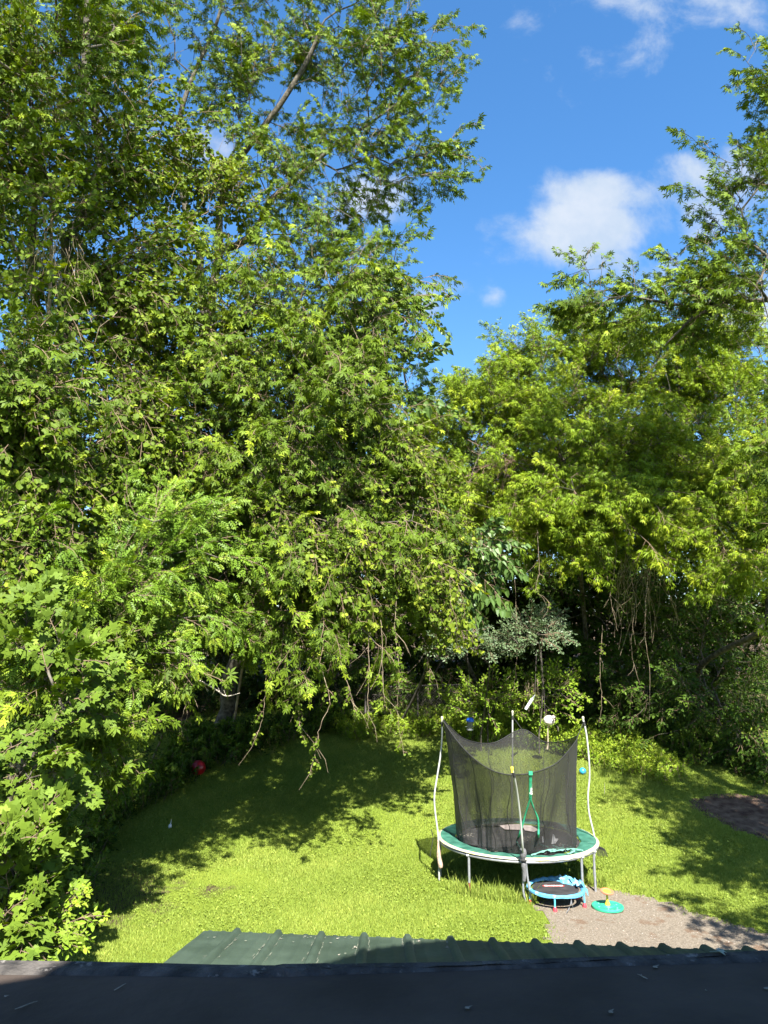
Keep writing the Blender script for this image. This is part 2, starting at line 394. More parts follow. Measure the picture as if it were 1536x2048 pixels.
SUNWARD = (-sun_dir.x*.9, -sun_dir.y*.9, -sun_dir.z*1.1)
def plant(name, label, cat, root, blobs, tpl, leaf, bark=BARK, limbs=None, group=None, seed=0, scale=1., tip=.007, tintoff=0., tintvar=.08,
          skip_shape='crown', updir=.15, power=2.35, multi=None, maxr=None, tips=None, outw=1., limb_r=None, cav=.4):
    rng = np.random.default_rng(seed+5)
    root = Vector(root)
    att = np.concatenate([blob_points(b[:-1]+(int(b[-1]*DENS.get(leaf, 1.5)),), rng) for b in blobs])
    if len(att) > 90 and cav:
        c = rng.uniform(0, 6, 4); f = np.sin(att[:, 0]*3.1+c[0])*np.sin(att[:, 2]*2.7+c[1])+np.sin(att[:, 1]*2.2+att[:, 0]*1.4+c[2])*.6+np.sin(att[:, 2]*5+att[:, 0]*2+c[3])*.35
        keep = f+rng.normal(0, .15, len(att)) > np.quantile(f, cav); att = att[keep]
    if tips: att = np.concatenate([att]+[np.array([list(P(*t)) for t in tips])])
    for i in range(len(att)):                # nothing grows into the ground
        g = gz(att[i, 0], att[i, 1])+.15
        if att[i, 2] < g: att[i, 2] = g+rng.random()*.3
    limbs = [[root]+[Vector(p) for p in l] if k == 0 else [Vector(p) for p in l] for k, l in enumerate(limbs)] if limbs else [[root, root+Vector((0, 0, .5))]]
    nodes, par, rad, kids, ends = grow(root, limbs, att, rng, tip=tip, power=power, limb_r=limb_r)
    if maxr: rad = np.minimum(rad, maxr)
    t = thing(name, label, cat, root, group)
    trunk = mesh_obj('trunk' if skip_shape == 'crown' else 'stem', skeleton_mesh('trunk', nodes, par, rad, kids), bark, t)
    cen = att.mean(0); m = len(att); F = np.zeros((m, 3, 3)); pos = np.zeros((m, 3))
    for i in range(m):
        l, p = ends[i]; d = nodes[l]-nodes[p]; d = unit(d) if np.linalg.norm(d) > 1e-6 else np.array([0, 0, 1.])
        o = att[i]-cen; o = o/(np.linalg.norm(o)+1e-6)
        dd = unit(d*.8+o*.7*outw+rng.normal(0, .35, 3)+[0, 0, updir]); dd[2] = max(dd[2], -.55); dd = unit(dd)
        F[i] = frame(dd, np.array(SUNWARD)+rng.normal(0, .22, 3)); pos[i] = nodes[l]
    Q, T, M = instance(TPL[tpl], pos, F, rng.uniform(.75, 1.2, m)*scale, rng.normal(tintoff, tintvar, m), rng)
    Q = Q-np.array(root)
    mesh_obj('crown' if skip_shape == 'crown' else 'foliage', quads_mesh('crown', Q, T, M), [LM[leaf], TWIG], t, loc=(0, 0, 0))
    return t

# ------------------------------------------------------------------ ground
def inpoly(x, y, poly):
    x = np.asarray(x); y = np.asarray(y); c = np.zeros(x.shape, bool); n = len(poly)
    for i in range(n):
        x1, y1 = poly[i]; x2, y2 = poly[i-1]
        if y1 == y2: continue
        c ^= ((y1 > y) != (y2 > y)) & (x < (x2-x1)*(y-y1)/(y2-y1)+x1)
    return c
def rough_outline(poly, rng, step=.18, amp=.09):
    out = []
    for i in range(len(poly)):
        a = Vector(poly[i]); b = Vector(poly[(i+1) % len(poly)]); k = max(1, int((b-a).length/step))
        for j in range(k):
            p = a+(b-a)*j/k; out.append((p.x+rng.uniform(-amp, amp), p.y+rng.uniform(-amp, amp)))
    return out
GRAVEL = [tuple(G(*p).xy) for p in [(1068, 1812), (1090, 1790), (1150, 1768), (1190, 1776), (1262, 1790), (1330, 1803), (1372, 1824), (1436, 1843), (1536, 1866), (1800, 1905)]]+[(9, 5.5), (2.6, 5.5)]+[tuple(G(*p).xy) for p in [(1104, 1905), (1096, 1862), (1088, 1835)]]
DIRT = [tuple(G(*p).xy) for p in [(1375, 1600), (1420, 1588), (1536, 1592), (1700, 1600), (1800, 1660), (1560, 1690), (1470, 1662), (1430, 1640), (1385, 1618)]]
def build_ground():
    xs = np.concatenate([np.linspace(-400, -26, 14), np.arange(-25, 25.01, .25), np.linspace(26, 400, 14)])
    ys = np.concatenate([np.linspace(-300, -6, 10), np.arange(-5, 40.01, .25), np.linspace(42, 900, 22)])
    V = []; B = []
    trunks = [(P(450, 1440, 24.5).x, 24.5, 3.5), (-6, 13, 3.2), (-4.4, 9, 1.5)]
    for y in ys:
        for x in xs:
            V.append((x, y, gz(x, y)))
            b = 0.
            for tx, ty, r in trunks: b = max(b, 1.15-math.hypot(x-tx, y-ty)/r)
            if y > 20: b = max(b, min(.9, (y-24.5-.3*max(0, x))*.35))
            b = max(b, .52-math.hypot(x+2.9, (y-13.5)*.8)/1.6)   # worn patch near the bushes
            B.append(b)
    nx = len(xs); F = [(j*nx+i, j*nx+i+1, (j+1)*nx+i+1, (j+1)*nx+i) for j in range(len(ys)-1) for i in range(nx-1)]
    me = bpy.data.meshes.new('ground'); me.from_pydata(V, [], F); me.polygons.foreach_set('use_smooth', [True]*len(F)); me.update()
    a = me.attributes.new('bare', 'FLOAT', 'POINT'); a.data.foreach_set('value', B)
    m, nt, b = newmat('lawn_ground'); N = nt.nodes; L = nt.links
    tc = N.new('ShaderNodeTexCoord'); at = N.new('ShaderNodeAttribute'); at.attribute_name = 'bare'
    def noise(s, d=6, r=.6):
        n = N.new('ShaderNodeTexNoise'); n.inputs['Scale'].default_value = s; n.inputs['Detail'].default_value = d; n.inputs['Roughness'].default_value = r; L.new(tc.outputs['Object'], n.inputs['Vector']); return n.outputs[0]
    def ramp(f, c0, c1, p0=.35, p1=.65):
        r = N.new('ShaderNodeValToRGB'); L.new(f, r.inputs[0]); r.color_ramp.elements[0].color = c0+(1,); r.color_ramp.elements[1].color = c1+(1,)
        r.color_ramp.elements[0].position = p0; r.color_ramp.elements[1].position = p1; return r.outputs[0]
    g1 = ramp(noise(45, 8, .8), (.09, .135, .016), (.22, .285, .035)); g2 = ramp(noise(.8, 4), (.12, .18, .018), (.24, .29, .04))
    mg = N.new('ShaderNodeMix'); mg.data_type = 'RGBA'; mg.inputs[0].default_value = .4; L.new(g1, mg.inputs[6]); L.new(g2, mg.inputs[7])
    soil = ramp(noise(14, 8, .75), (.04, .028, .018), (.13, .095, .06))
    ad = N.new('ShaderNodeMath'); ad.operation = 'ADD'; L.new(at.outputs['Fac'], ad.inputs[0])
    sb = N.new('ShaderNodeMath'); sb.operation = 'MULTIPLY_ADD'; L.new(noise(2.2, 7, .7), sb.inputs[0]); sb.inputs[1].default_value = 1.3; sb.inputs[2].default_value = -.65; L.new(sb.outputs[0], ad.inputs[1])
    mr = N.new('ShaderNodeMapRange'); L.new(ad.outputs[0], mr.inputs[0]); mr.inputs[1].default_value = .35; mr.inputs[2].default_value = .55
    mx = N.new('ShaderNodeMix'); mx.data_type = 'RGBA'; L.new(mr.outputs[0], mx.inputs[0]); L.new(mg.outputs[2], mx.inputs[6]); L.new(soil, mx.inputs[7])
    L.new(mx.outputs[2], b.inputs['Base Color']); b.inputs['Roughness'].default_value = .95; b.inputs['Specular IOR Level'].default_value = .1
    bp = N.new('ShaderNodeBump'); bp.inputs['Strength'].default_value = .9; bp.inputs['Distance'].default_value = .05; L.new(noise(30, 6, .8), bp.inputs['Height']); L.new(bp.outputs[0], b.inputs['Normal'])
    prop(mesh_obj('ground', me, m), kind='structure')
build_ground()
def sheet(name, poly, m, lift, rng):
    import bmesh
    poly = rough_outline(poly, rng); bm = bmesh.new()
    x0 = min(p[0] for p in poly); x1 = max(p[0] for p in poly); y0 = min(p[1] for p in poly); y1 = max(p[1] for p in poly)
    s = .11; verts = {}
    def v(i, j):
        if (i, j) not in verts:
            x = x0+i*s; y = y0+j*s; verts[(i, j)] = bm.verts.new((x, y, gz(x, y)+lift))
        return verts[(i, j)]
    nx = int((x1-x0)/s)+1; ny = int((y1-y0)/s)+1
    X, Y = np.meshgrid(x0+(np.arange(nx)+.5)*s, y0+(np.arange(ny)+.5)*s); ok = inpoly(X, Y, poly)
    for j in range(ny):
        for i in range(nx):
            if ok[j, i]: bm.faces.new((v(i, j), v(i+1, j), v(i+1, j+1), v(i, j+1)))
    me = bpy.data.meshes.new(name); bm.to_mesh(me); bm.free(); me.polygons.foreach_set('use_smooth', [True]*len(me.polygons))
    return prop(mesh_obj(name, me, m), kind='structure')
_r = random.Random(4)
gravel_m = mat('gravel', (.15, .125, .096), .95, .2, 38, .9, 80, spec=.12, col2=(.215, .182, .142), spots=((.13, .09, .062), 2.2, .56))
dirt_m = mat('dirt', (.10, .058, .040), .95, .35, 5, .9, 30, spec=.1, col2=(.16, .11, .075), spots=((.035, .05, .012), 4, .62))
sheet('gravel_patch', GRAVEL, gravel_m, .006, _r); sheet('dirt_patch', DIRT, dirt_m, .006, _r)

def build_grass():
    rng = np.random.default_rng(3)
    lawn = [G(180, 1960).xy, G(1536, 1960).xy, (7.5, 10), (11, 17), (13, 22), (10, 25), (3, 27), (-6, 27), (-8, 20), (-6.5, 14), (-4.6, 10)]
    lawn = [tuple(p) for p in lawn]
    n = 1900000; y = 7.5+19.5*rng.random(n)**1.5; x = rng.uniform(-9, 13, n)
    ok = inpoly(x, y, lawn) & ~inpoly(x+rng.normal(0, .09, n), y+rng.normal(0, .09, n), GRAVEL) & ~inpoly(x+rng.normal(0, .14, n), y+rng.normal(0, .14, n), DIRT) & (np.abs(x) < y*.56+.3)
    ok &= ~((np.hypot(x+2.9, (y-13.5)*.8) < .9) & (rng.random(n) < .7))
    pn = np.sin(x*1.3+y*.7)+np.sin(x*3.1-y*2.3+1)+np.sin(x*.6-y*1.9)+np.sin(x*7+3)*np.sin(y*6)
    ok &= rng.random(n) < (.75+.12*pn)
    x, y, pn = x[ok], y[ok], pn[ok]
    cap = 700000
    if len(x) > cap: x, y, pn = x[:cap], y[:cap], pn[:cap]
    n = len(x); z = np.array([gz(a, b) for a, b in zip(x, y)])
    a = rng.uniform(0, 2*math.pi, n); h = rng.uniform(.012, .04, n)*(1+.02*(y-9)); w = rng.uniform(.0025, .0055, n)*(1+.09*(y-9)); l = rng.uniform(.1, .9, n)*h; b = rng.uniform(0, 2*math.pi, n)
    tx = x+l*np.cos(b); ty = y+l*np.sin(b); ca, sa = np.cos(a)*w, np.sin(a)*w
    Q = np.stack([np.stack([x-ca, y-sa, z-.005], 1), np.stack([x+ca, y+sa, z-.005], 1), np.stack([tx+ca*.3, ty+sa*.3, z+h], 1), np.stack([tx-ca*.3, ty-sa*.3, z+h], 1)], 1)
    T = .5+.075*pn+rng.normal(0, .17, n)
    # clover and broad leaves: small flat quads
    m = 130000; cy = 8+13*rng.random(m)**1.3; cx = rng.uniform(-9, 12, m)
    cl = np.sin(cx*1.7+cy)+np.sin(cx*.8-cy*2.2)
    ok = inpoly(cx, cy, lawn) & ~inpoly(cx, cy, GRAVEL) & ~inpoly(cx, cy, DIRT) & (cl+rng.normal(0, .5, m) > .3) & (np.abs(cx) < cy*.56+.3)
    cx, cy = cx[ok], cy[ok]; m = len(cx); cz = np.array([gz(p, q) for p, q in zip(cx, cy)])+rng.uniform(.02, .045, m)
    s = rng.uniform(.006, .015, m)*(1+.05*(cy-9)); a = rng.uniform(0, 6.28, m); t1 = rng.normal(0, .35, m)*s; t2 = rng.normal(0, .35, m)*s; c, d = np.cos(a)*s, np.sin(a)*s
    Q2 = np.stack([np.stack([cx-c, cy-d, cz-t1], 1), np.stack([cx+d, cy-c, cz-t2], 1), np.stack([cx+c, cy+d, cz+t1], 1), np.stack([cx-d, cy+c, cz+t2], 1)], 1)
    Q = np.concatenate([Q, Q2]); T = np.concatenate([T, .48+rng.normal(0, .15, m)])
    prop(mesh_obj('lawn_grass', quads_mesh('lawn_grass', Q, T, np.zeros(len(Q), int)), LM['grass']), 'short bright green grass with clover covering the lawn', 'grass', kind='stuff')
build_grass()

def build_stones():
    rng = random.Random(8); mb = MB(); pal = []
    gx = [p[0] for p in GRAVEL]; gy = [p[1] for p in GRAVEL]; k = 0
    while k < 4500:
        x = rng.uniform(min(gx), 8); y = rng.uniform(7.5, max(gy))
        if not inpoly(np.array([x]), np.array([y]), GRAVEL)[0]: continue
        k += 1; s = rng.uniform(.003, .008) if rng.random() < .97 else rng.uniform(.009, .018); a = rng.random()*6.28; z = gz(x, y)+.006
        c, q = math.cos(a)*s, math.sin(a)*s
        mb.add([(x-c, y-q, z), (x+q*.7, y-c*.7, z), (x+c, y+q, z), (x-q*.7, y+c*.7, z), (x+rng.uniform(-.3, .3)*s, y, z+s*.8)], [(0, 1, 4), (1, 2, 4), (2, 3, 4), (3, 0, 4)], rng.randrange(3))
    prop(mb.build('loose_stones', [mat('pale_stone', (.25, .215, .175), .9), mat('brown_stone', (.16, .12, .09), .9), mat('grey_stone', (.27, .25, .23), .9)], smooth_=False), 'loose pebbles and bark crumbs scattered over the gravel patch', 'pebbles', kind='stuff')
build_stones()

# ------------------------------------------------------------------ the house below and behind the camera
ROOF_Z = CAMZ-1.10
trim_top = [(-300, 1914), (0, 1919), (300, 1925), (530, 1930), (900, 1923), (1200, 1913), (1536, 1900), (1900, 1886)]
trim_low = [(-300, 1944), (0, 1947), (400, 1951), (530, 1953), (768, 1944), (1150, 1932), (1536, 1922), (1900, 1915)]
# the shade boundary measured on both roofs is thrown by the top line of the upper storey
def caster(p, Yc=-.6):
    t = (p.y-Yc)/sun_dir.y; return Vector((p.x-sun_dir.x*t, Yc, p.z-sun_dir.z*t))
PR = dict(z0=2.2, Y0=4.75, slope=-.185)
b1 = [caster(plane_hit(x, y, ROOF_Z, 0, 0)) for x, y in ((-60, 1975), (80, 1951), (200, 1928))]
b2 = [caster(plane_hit(x, y, **PR)) for x, y in ((650, 1925), (750, 1896), (1000, 1868), (1300, 1820), (1536, 1780))]
print('casters', [tuple(round(c, 2) for c in v) for v in b1+b2])
roof_m = mat('black_membrane', (.050, .0375, .030), .8, .22, 2.2, .35, 14, spec=.2, col2=(.070, .053, .043), spots=((.05, .052, .05), 9, .70))
trim_m = mat('weathered_black_trim', (.034, .030, .027), .75, .45, 11, .9, 34, spec=.35, col2=(.085, .076, .068), spots=((.17, .155, .14), 16, .60))
siding_m = mat('cream_siding', (.55, .52, .46), .7, .06, 2)
def build_house():
    h = thing('house', 'house with flat black membrane roof and weathered black trim in the foreground', 'house', (0, -2, 0))
    mb = MB(); top = [plane_hit(x, y, ROOF_Z, 0, 0) for x, y in trim_low]
    import itertools
    dense = []
    for a, b in zip(top, top[1:]): dense += [a.lerp(b, t) for t in np.linspace(0, 1, 12, endpoint=False)]
    dense.append(top[-1]); nb = 22; V = []; F = []
    for j in range(nb+1):
        t = j/nb
        for p in dense:
            x, y = p.x, -.6+(p.y+.6)*t
            V.append((x, y, ROOF_Z+.004*math.sin(x*3.1+y*4)*math.sin(math.pi*t)+.003*math.sin(x*9+y*2)*math.sin(math.pi*t)))
    n = len(dense)
    F = [(j*n+i, j*n+i+1, (j+1)*n+i+1, (j+1)*n+i) for j in range(nb) for i in range(n-1)]
    mb.add(V, F); mb.build('flat_roof', roof_m, h)
    # raised trim strip: slopes up a little, rolls over the edge, fascia below
    mb = MB(); k = 90; rows = []
    for t in np.linspace(0, 1, k):
        u = t*(len(trim_low)-1); i = min(int(u), len(trim_low)-2); f = u-i
        lo = plane_hit(trim_low[i][0]*(1-f)+trim_low[i+1][0]*f, trim_low[i][1]*(1-f)+trim_low[i+1][1]*f, ROOF_Z, 0, 0)
        hx = lo.x; tp = None
        u0 = 768+FPX*hx/lo.y*1.0
        xs = [p[0] for p in trim_top]; ys = [p[1] for p in trim_top]
        py = float(np.interp(u0, xs, ys)); tp = plane_hit(u0, py, ROOF_Z+.014, 0, 0)
        w = .0022*math.sin(t*61)+.0018*math.sin(t*143+1); w2 = .003*math.sin(t*37)
        s = .0 if not (.43 < t < .50) else .004
        rows.append([(lo.x, lo.y-.012, ROOF_Z+.0005), (lo.x, lo.y+.002, ROOF_Z+.009+s+w*.3), (lo.x, lo.y+.018, ROOF_Z+.013+s+w), (tp.x, tp.y-.03+w2, ROOF_Z+.012+w+s), (tp.x, tp.y-.008+w2*.5, ROOF_Z+.016+s), (tp.x, tp.y, ROOF_Z+.008), (tp.x, tp.y+.001, ROOF_Z-.16)])
    m = len(rows[0]); mb.add([v for r in rows for v in r], [(i*m+j, i*m+j+1, (i+1)*m+j+1, (i+1)*m+j) for i in range(k-1) for j in range(m-1)])
    mb.build('edge_trim', trim_m, h)
    for ys, dz, lift in ((2.02, .02, .0035), (1.93, -.01, .003)):      # lapped membrane seams
        mb = MB(); L_ = [(-3.2+6.4*q/40) for q in range(41)]
        mb.add([v for x in L_ for v in ((x, ys-.012+.002*math.sin(x*5), ROOF_Z+.001), (x, ys-.006+.002*math.sin(x*5), ROOF_Z+.004+lift+.001*math.sin(x*17)), (x, ys+.004+.002*math.sin(x*5), ROOF_Z+.004+lift), (x, ys+.005+.002*math.sin(x*5), ROOF_Z+.001))], [(4*q+j, 4*q+j+1, 4*q+j+5, 4*q+j+4) for q in range(40) for j in range(3)])
        mb.build('membrane_seam', roof_m, h)
    mb = MB(); mb.box(-3.6, 4.0, -6, 1.9, -.1, ROOF_Z-.12); mb.build('lower_wall', siding_m, h)
    # upper storey, its sloping roof line throws the shade seen on both roofs
    pts = [(-3.9, 0), (-3.9, HW[0]), *[(p[0], p[1]) for p in HL], (9, HL[-1][1]), (9, 0)]
    mb = MB(); nP = len(pts); vs = [(x, -.6, z) for x, z in pts]+[(x, -3.5, z) for x, z in pts]
    mb.add(vs, [tuple(range(nP-1, -1, -1)), tuple(range(nP, 2*nP))]+[(i, (i+1) % nP, nP+(i+1) % nP, nP+i) for i in range(nP)])
    mb.build('upper_wall', siding_m, h, smooth_=False)
# the top line of the upper storey, through the measured shade points
_c = sorted([(p.x, p.z) for p in b1[:2]+b2[:3]])
HL = _c; HW = [_c[0][1]-.3]
print('HL', _c)
build_house()

green_m = mat('green_metal', (.037, .057, .040), .5, .14, 3, .2, 12, spec=.35, col2=(.053, .077, .056), spots=((.16, .18, .13), 7, .70))
dust_m = mat('pale_dust', (.13, .14, .10), .9, .3, 9)
def build_porch():
    p = thing('porch', 'green ribbed metal porch roof strewn with pale dirt, below the flat black roof', 'porch', (1.5, 3.8, 0))
    fl = plane_hit(408, 1862, **PR); fr = plane_hit(1536, 1903, **PR); sl = (fr.y-fl.y)/(fr.x-fl.x)
    dx = .0; Yn = 2.66; z = lambda y: PR['z0']+PR['slope']*(y-PR['Y0'])
    ribs = [(475, 1), (557, 1), (643, 1), (728.5, 1), (815, 1), (901, 1), (985, 1), (1070, 1), (1155, 1), (1240, 1), (1325, 1), (1408, 1), (1492, 1), (1576, 1), (1660, 1), (1744, 1)]
    xs = [plane_hit(x, 1862+(x-408)*41/1128, **PR).x for x, _ in ribs]
    prof = [(fl.x, 0.)]
    pitch = xs[3]-xs[2]
    for c in [xs[0]-pitch]+xs:
        if c > fl.x+.05:
            prof += [(c-.034, 0), (c-.018, .026), (c-.010, .030), (c+.010, .030), (c+.018, .026), (c+.034, 0)]
        for q in (.32, .66):
            d = c+pitch*q
            if d > fl.x+.04: prof += [(d-.02, 0), (d-.010, .006), (d+.010, .006), (d+.02, 0)]
    prof.append((prof[-1][0]+.05, 0)); n = len(prof); V = []
    K = 14
    for j in range(K+1):
        t = j/K
        for x, h in prof:
            ye = fl.y+sl*(x-fl.x); y = Yn+(ye-Yn)*t; V.append((x+.22*(1-t)*0, y, z(y)+h+.002*math.sin(x*7+y*9)))
    F = [(j*n+i, j*n+i+1, (j+1)*n+i+1, (j+1)*n+i) for j in range(K) for i in range(n-1)]
    mb = MB(); mb.add(V, F); b = len(mb.v)
    # folded lip along the far edge and the left side
    lip = []
    for x, h in prof:
        ye = fl.y+sl*(x-fl.x); lip += [(x, ye, z(ye)+h), (x, ye+.003, z(ye)+h-.02)]
    mb.add(lip, [(2*i, 2*i+2, 2*i+3, 2*i+1) for i in range(n-1)])
    mb.add([(fl.x, Yn, z(Yn)), (fl.x, fl.y, z(fl.y)), (fl.x-.004, fl.y, z(fl.y)-.04), (fl.x-.004, Yn, z(Yn)-.04)], [(0, 1, 2, 3)])
    mb.build('roof_panel', green_m, p)
    # silt caught beside the ribs
    rng = random.Random(6); mb = MB()
    for c in xs[:13]:
        for s in (-1, 1):
            for k in range(22):
                t = rng.random()**.8; ye = fl.y+sl*(c-fl.x)-.02; y = Yn+(ye-Yn)*(1-t*rng.uniform(.1, 1)); x = c+s*(.034+abs(rng.gauss(0, .008))); w = rng.uniform(.001, .004); l = rng.uniform(.004, .07)
                zz = z(y)+.0035
                mb.add([(x-w, y-l, z(y-l)+.0035), (x+w*.7, y-l*.6, z(y-l*.6)+.0035), (x+w, y+l, z(y+l)+.0035), (x-w*.8, y+l*.7, z(y+l*.7)+.0035)], [(0, 1, 2, 3)])
    for k in range(60):
        x = rng.uniform(fl.x+.05, 2.6); ye = fl.y+sl*(x-fl.x)-.02; y = ye-abs(rng.gauss(0, .35)); w = rng.uniform(.002, .006)
        if min(abs(x-c) for c in xs) < .045 or y < Yn: continue
        mb.add([(x-w*2, y-w, z(y)+.008), (x+w, y-w*1.5, z(y)+.008), (x+w*2, y+w, z(y)+.008), (x-w, y+w*1.3, z(y)+.008)], [(0, 1, 2, 3)])
    prop(mb.build('silt', dust_m, p, smooth_=False), kind='stuff')
    wood = mat('white_post', (.6, .6, .57), .6, .1)
    for x in (fl.x+.25, 1.4, 3.6):
        mb = MB(); ye = fl.y+sl*(x-fl.x)-.25; mb.box(x-.05, x+.05, ye-.05, ye+.05, 0, z(ye)-.02); mb.build('post', wood, p)
    return fl, xs, z
PFL, PXS, PZ = build_porch()

# debris lying on the roofs
seed_m = mat('dry_seed', (.22, .20, .16), .8, .3, 30); leafdry_m = mat('dry_leaf', (.30, .34, .27), .8, .25, 40)
def samara(name, px, py, plane, label, cat, size, rot, m, group=None, kind='seed'):
    c = plane_hit(px, py, *plane); c.z += .006; mb = MB(); rng = random.Random(int(px*7+py))
    if kind == 'seed':
        for s in (-1, 1):
            a = rot+s*.35; d = Vector((math.cos(a), math.sin(a)*1.0, .08)); q = Vector((-d.y, d.x, 0))*.16*size; e = c+d*size*(1 if s > 0 else .55)
            mb.add([c-q*.5, c+d*size*.4-q, e, c+d*size*.4+q, c+q*.3, c+Vector((0, 0, .004))], [(0, 1, 5), (1, 2, 5), (2, 3, 5), (3, 4, 5)])
    elif kind == 'twig':
        pts = [c+Vector((math.cos(rot)*size*t, math.sin(rot)*size*t+.004*math.sin(7*t), .002)) for t in (-1, -.4, .3, 1)]
        mb.tube(pts, [.0015, .002, .0018, .0008], 5); mb.tube([pts[2], pts[2]+Vector((.3*size, .25*size, .002))], .001, 5)
    else:
        for k in range(5):
            a = rot+(k-2)*.72; ln = size*(1, .8, .9, .8, .5)[k]; d = Vector((math.cos(a), math.sin(a), 0)); q = Vector((-d.y, d.x, 0))*ln*.17
            mb.add([c, c+d*ln*.5-q+Vector((0, 0, .006)), c+d*ln, c+d*ln*.5+q+Vector((0, 0, .006))], [(0, 1, 2, 3)])
        mb.tube([c, c-Vector((math.cos(rot), math.sin(rot), 0))*size*.8], .0012, 5)
    mb.v = [(x-c.x, y-c.y, z-c.z) for x, y, z in mb.v]
    o = mb.build(name, m, None, smooth_=False); o.location = c
    return prop(o, label, cat, group)
RP = (ROOF_Z, 0, 0); PP = (PR['z0'], PR['Y0'], PR['slope'])
g1 = 'maple seeds fallen on the black roof'
samara('maple_seed', 1217, 2029, RP, 'pale maple seed lying lowest on the black roof, right of centre', 'seed', .030, .3, seed_m, g1)
samara('maple_seed', 930, 2020, RP, 'thin dry maple seed with a twig-like wing on the black roof near the bottom centre', 'seed', .028, .05, seed_m, g1)
samara('maple_seed', 1306, 1938, RP, 'long pale seed wing lying just below the trim on the right of the black roof', 'seed', .032, .1, seed_m, g1)
samara('maple_seed', 1412, 1986, RP, 'small pale seed alone on the right part of the black roof', 'seed', .014, .9, seed_m, g1)
samara('maple_seed', 1528, 1981, RP, 'pale seed at the right end of the black roof', 'seed', .026, .0, seed_m, g1)
samara('maple_seed', 8, 1997, RP, 'short pale seed at the left end of the black roof', 'seed', .016, .1, seed_m, g1)
samara('twig', 52, 2016, RP, 'dry forked twig on the left of the black roof', 'twig', .032, .8, seed_m, kind='twig')
samara('twig', 240, 1979, RP, 'small dark broken twig on the black roof left of centre', 'twig', .024, 1.1, seed_m, kind='twig')
samara('twig', 1285, 1958, RP, 'tiny bent twig on the black roof below the right part of the trim', 'twig', .018, 2.2, seed_m, kind='twig')
samara('fallen_leaf', 1436, 1906, (ROOF_Z+.016, 0, 0), 'single grey-green lobed leaf fallen on the right end of the roof trim', 'leaf', .040, .15, leafdry_m, kind='leaf')
for k, (x, y, s, a) in enumerate([(895, 1888, .035, 1.2), (893, 1897, .025, .3), (919, 1904, .028, 2.4), (1078, 1902, .04, .5), (673, 1879, .028, .2), (709, 1897, .026, .8), (676, 1912, .022, .4), (837, 1884, .02, .0), (1252, 1902, .018, .2)]):
    lab = ['curled dry leaf against a green roof rib, higher of a close pair', 'curled dry leaf against a green roof rib, lower of a close pair', 'pale dry leaf scrap at the foot of a green rib right of a close pair', 'largest dry leaf in the shaded part of the green roof beside a rib',
           'pale dry leaf crumb high on the sunlit green panel left of centre', 'pale dry leaf crumb in the middle of the sunlit green roof by a rib', 'pale dry leaf crumb low on the sunlit green panel close to the black trim', 'small pale crumb near the shade edge on the green roof', 'tiny scrap between ribs far right on the shaded green roof'][k]
    samara('dry_leaf', x, y, PP, lab, 'leaf', s, a, seed_m, 'dry leaf scraps on the green porch roof', 'leaf' if k % 2 else 'seed')

# ------------------------------------------------------------------ trampoline
pad_m = mat('green_vinyl_pad', (.025, .105, .075), .5, .18, 6, .3, 18, spec=.35, col2=(.05, .165, .12), spots=((.25, .31, .25), 9, .67))
cream_m = mat('cream_vinyl', (.34, .34, .24), .6, .12, 6, .4, 30, spots=((.62, .56, .16), 2.2, .56))
steel_m = mat('galvanised_steel', (.26, .27, .285), .42, .12, 12, .1, 40, metal=.35, spec=.5)
paleP_m = mat('pale_steel_pole', (.32, .33, .31), .4, .1, 9, spec=.5)
rust_m = mat('rust', (.20, .075, .028), .9, .4, 20, .6, 60)
foam_m = mat('grey_foam', (.10, .10, .105), .95, .25, 14, .6, 50)
tanfoam_m = mat('worn_tan_foam', (.40, .29, .22), .95, .25, 14, .6, 50)
matb_m = mat('black_jumping_mat', (.022, .021, .022), .8, .25, 5, .2, 60, spec=.3, col2=(.04, .038, .038), spots=((.30, .27, .22), 11, .70))
under_m = mat('black_fabric', (.012, .012, .013), .9, .2, 8)
yellow_m = mat('yellow_plastic', (.70, .55, .05), .5, .15, 20)
capw_m = mat('faded_plastic', (.36, .35, .26), .5, .1, 20)
white_m = mat('white_paper', (.78, .76, .74), .8, .06, 20)
pinkish_m = mat('worn_panel', (.42, .35, .33), .85, .18, 9, spots=((.2, .17, .16), 8, .63))
strap_m = mat('green_webbing', (.015, .26, .13), .7, .2, 30, .3, 80, spots=((.3, .55, .4), 30, .64))
dstrap_m = mat('faded_green_webbing', (.10, .24, .19), .7, .25, 30)
def netmat():
    m, nt, b = newmat('black_netting'); N = nt.nodes; L = nt.links
    b.inputs['Base Color'].default_value = (.022, .021, .020, 1); b.inputs['Roughness'].default_value = .7
    tc = N.new('ShaderNodeTexCoord'); n = N.new('ShaderNodeTexNoise'); n.inputs['Scale'].default_value = 2.5; L.new(tc.outputs['Object'], n.inputs['Vector'])
    mr = N.new('ShaderNodeMapRange'); L.new(n.outputs[0], mr.inputs[0]); mr.inputs[1].default_value = .3; mr.inputs[2].default_value = .7; mr.inputs[3].default_value = .48; mr.inputs[4].default_value = .64
    # seen at a slant the threads close up
    lw = N.new('ShaderNodeLayerWeight'); lw.inputs[0].default_value = .35
    ad = N.new('ShaderNodeMath'); ad.operation = 'MULTIPLY_ADD'; ad.use_clamp = True; L.new(lw.outputs['Facing'], ad.inputs[0]); ad.inputs[1].default_value = .5; L.new(mr.outputs[0], ad.inputs[2])
    t = N.new('ShaderNodeBsdfTransparent'); mx = N.new('ShaderNodeMixShader'); L.new(ad.outputs[0], mx.inputs[0]); L.new(t.outputs[0], mx.inputs[1]); L.new(b.outputs[0], mx.inputs[2]); L.new(mx.outputs[0], N['Material Output'].inputs[0])
    return m
net_m = netmat(); edge_m = mat('black_cord', (.015, .015, .015), .8)
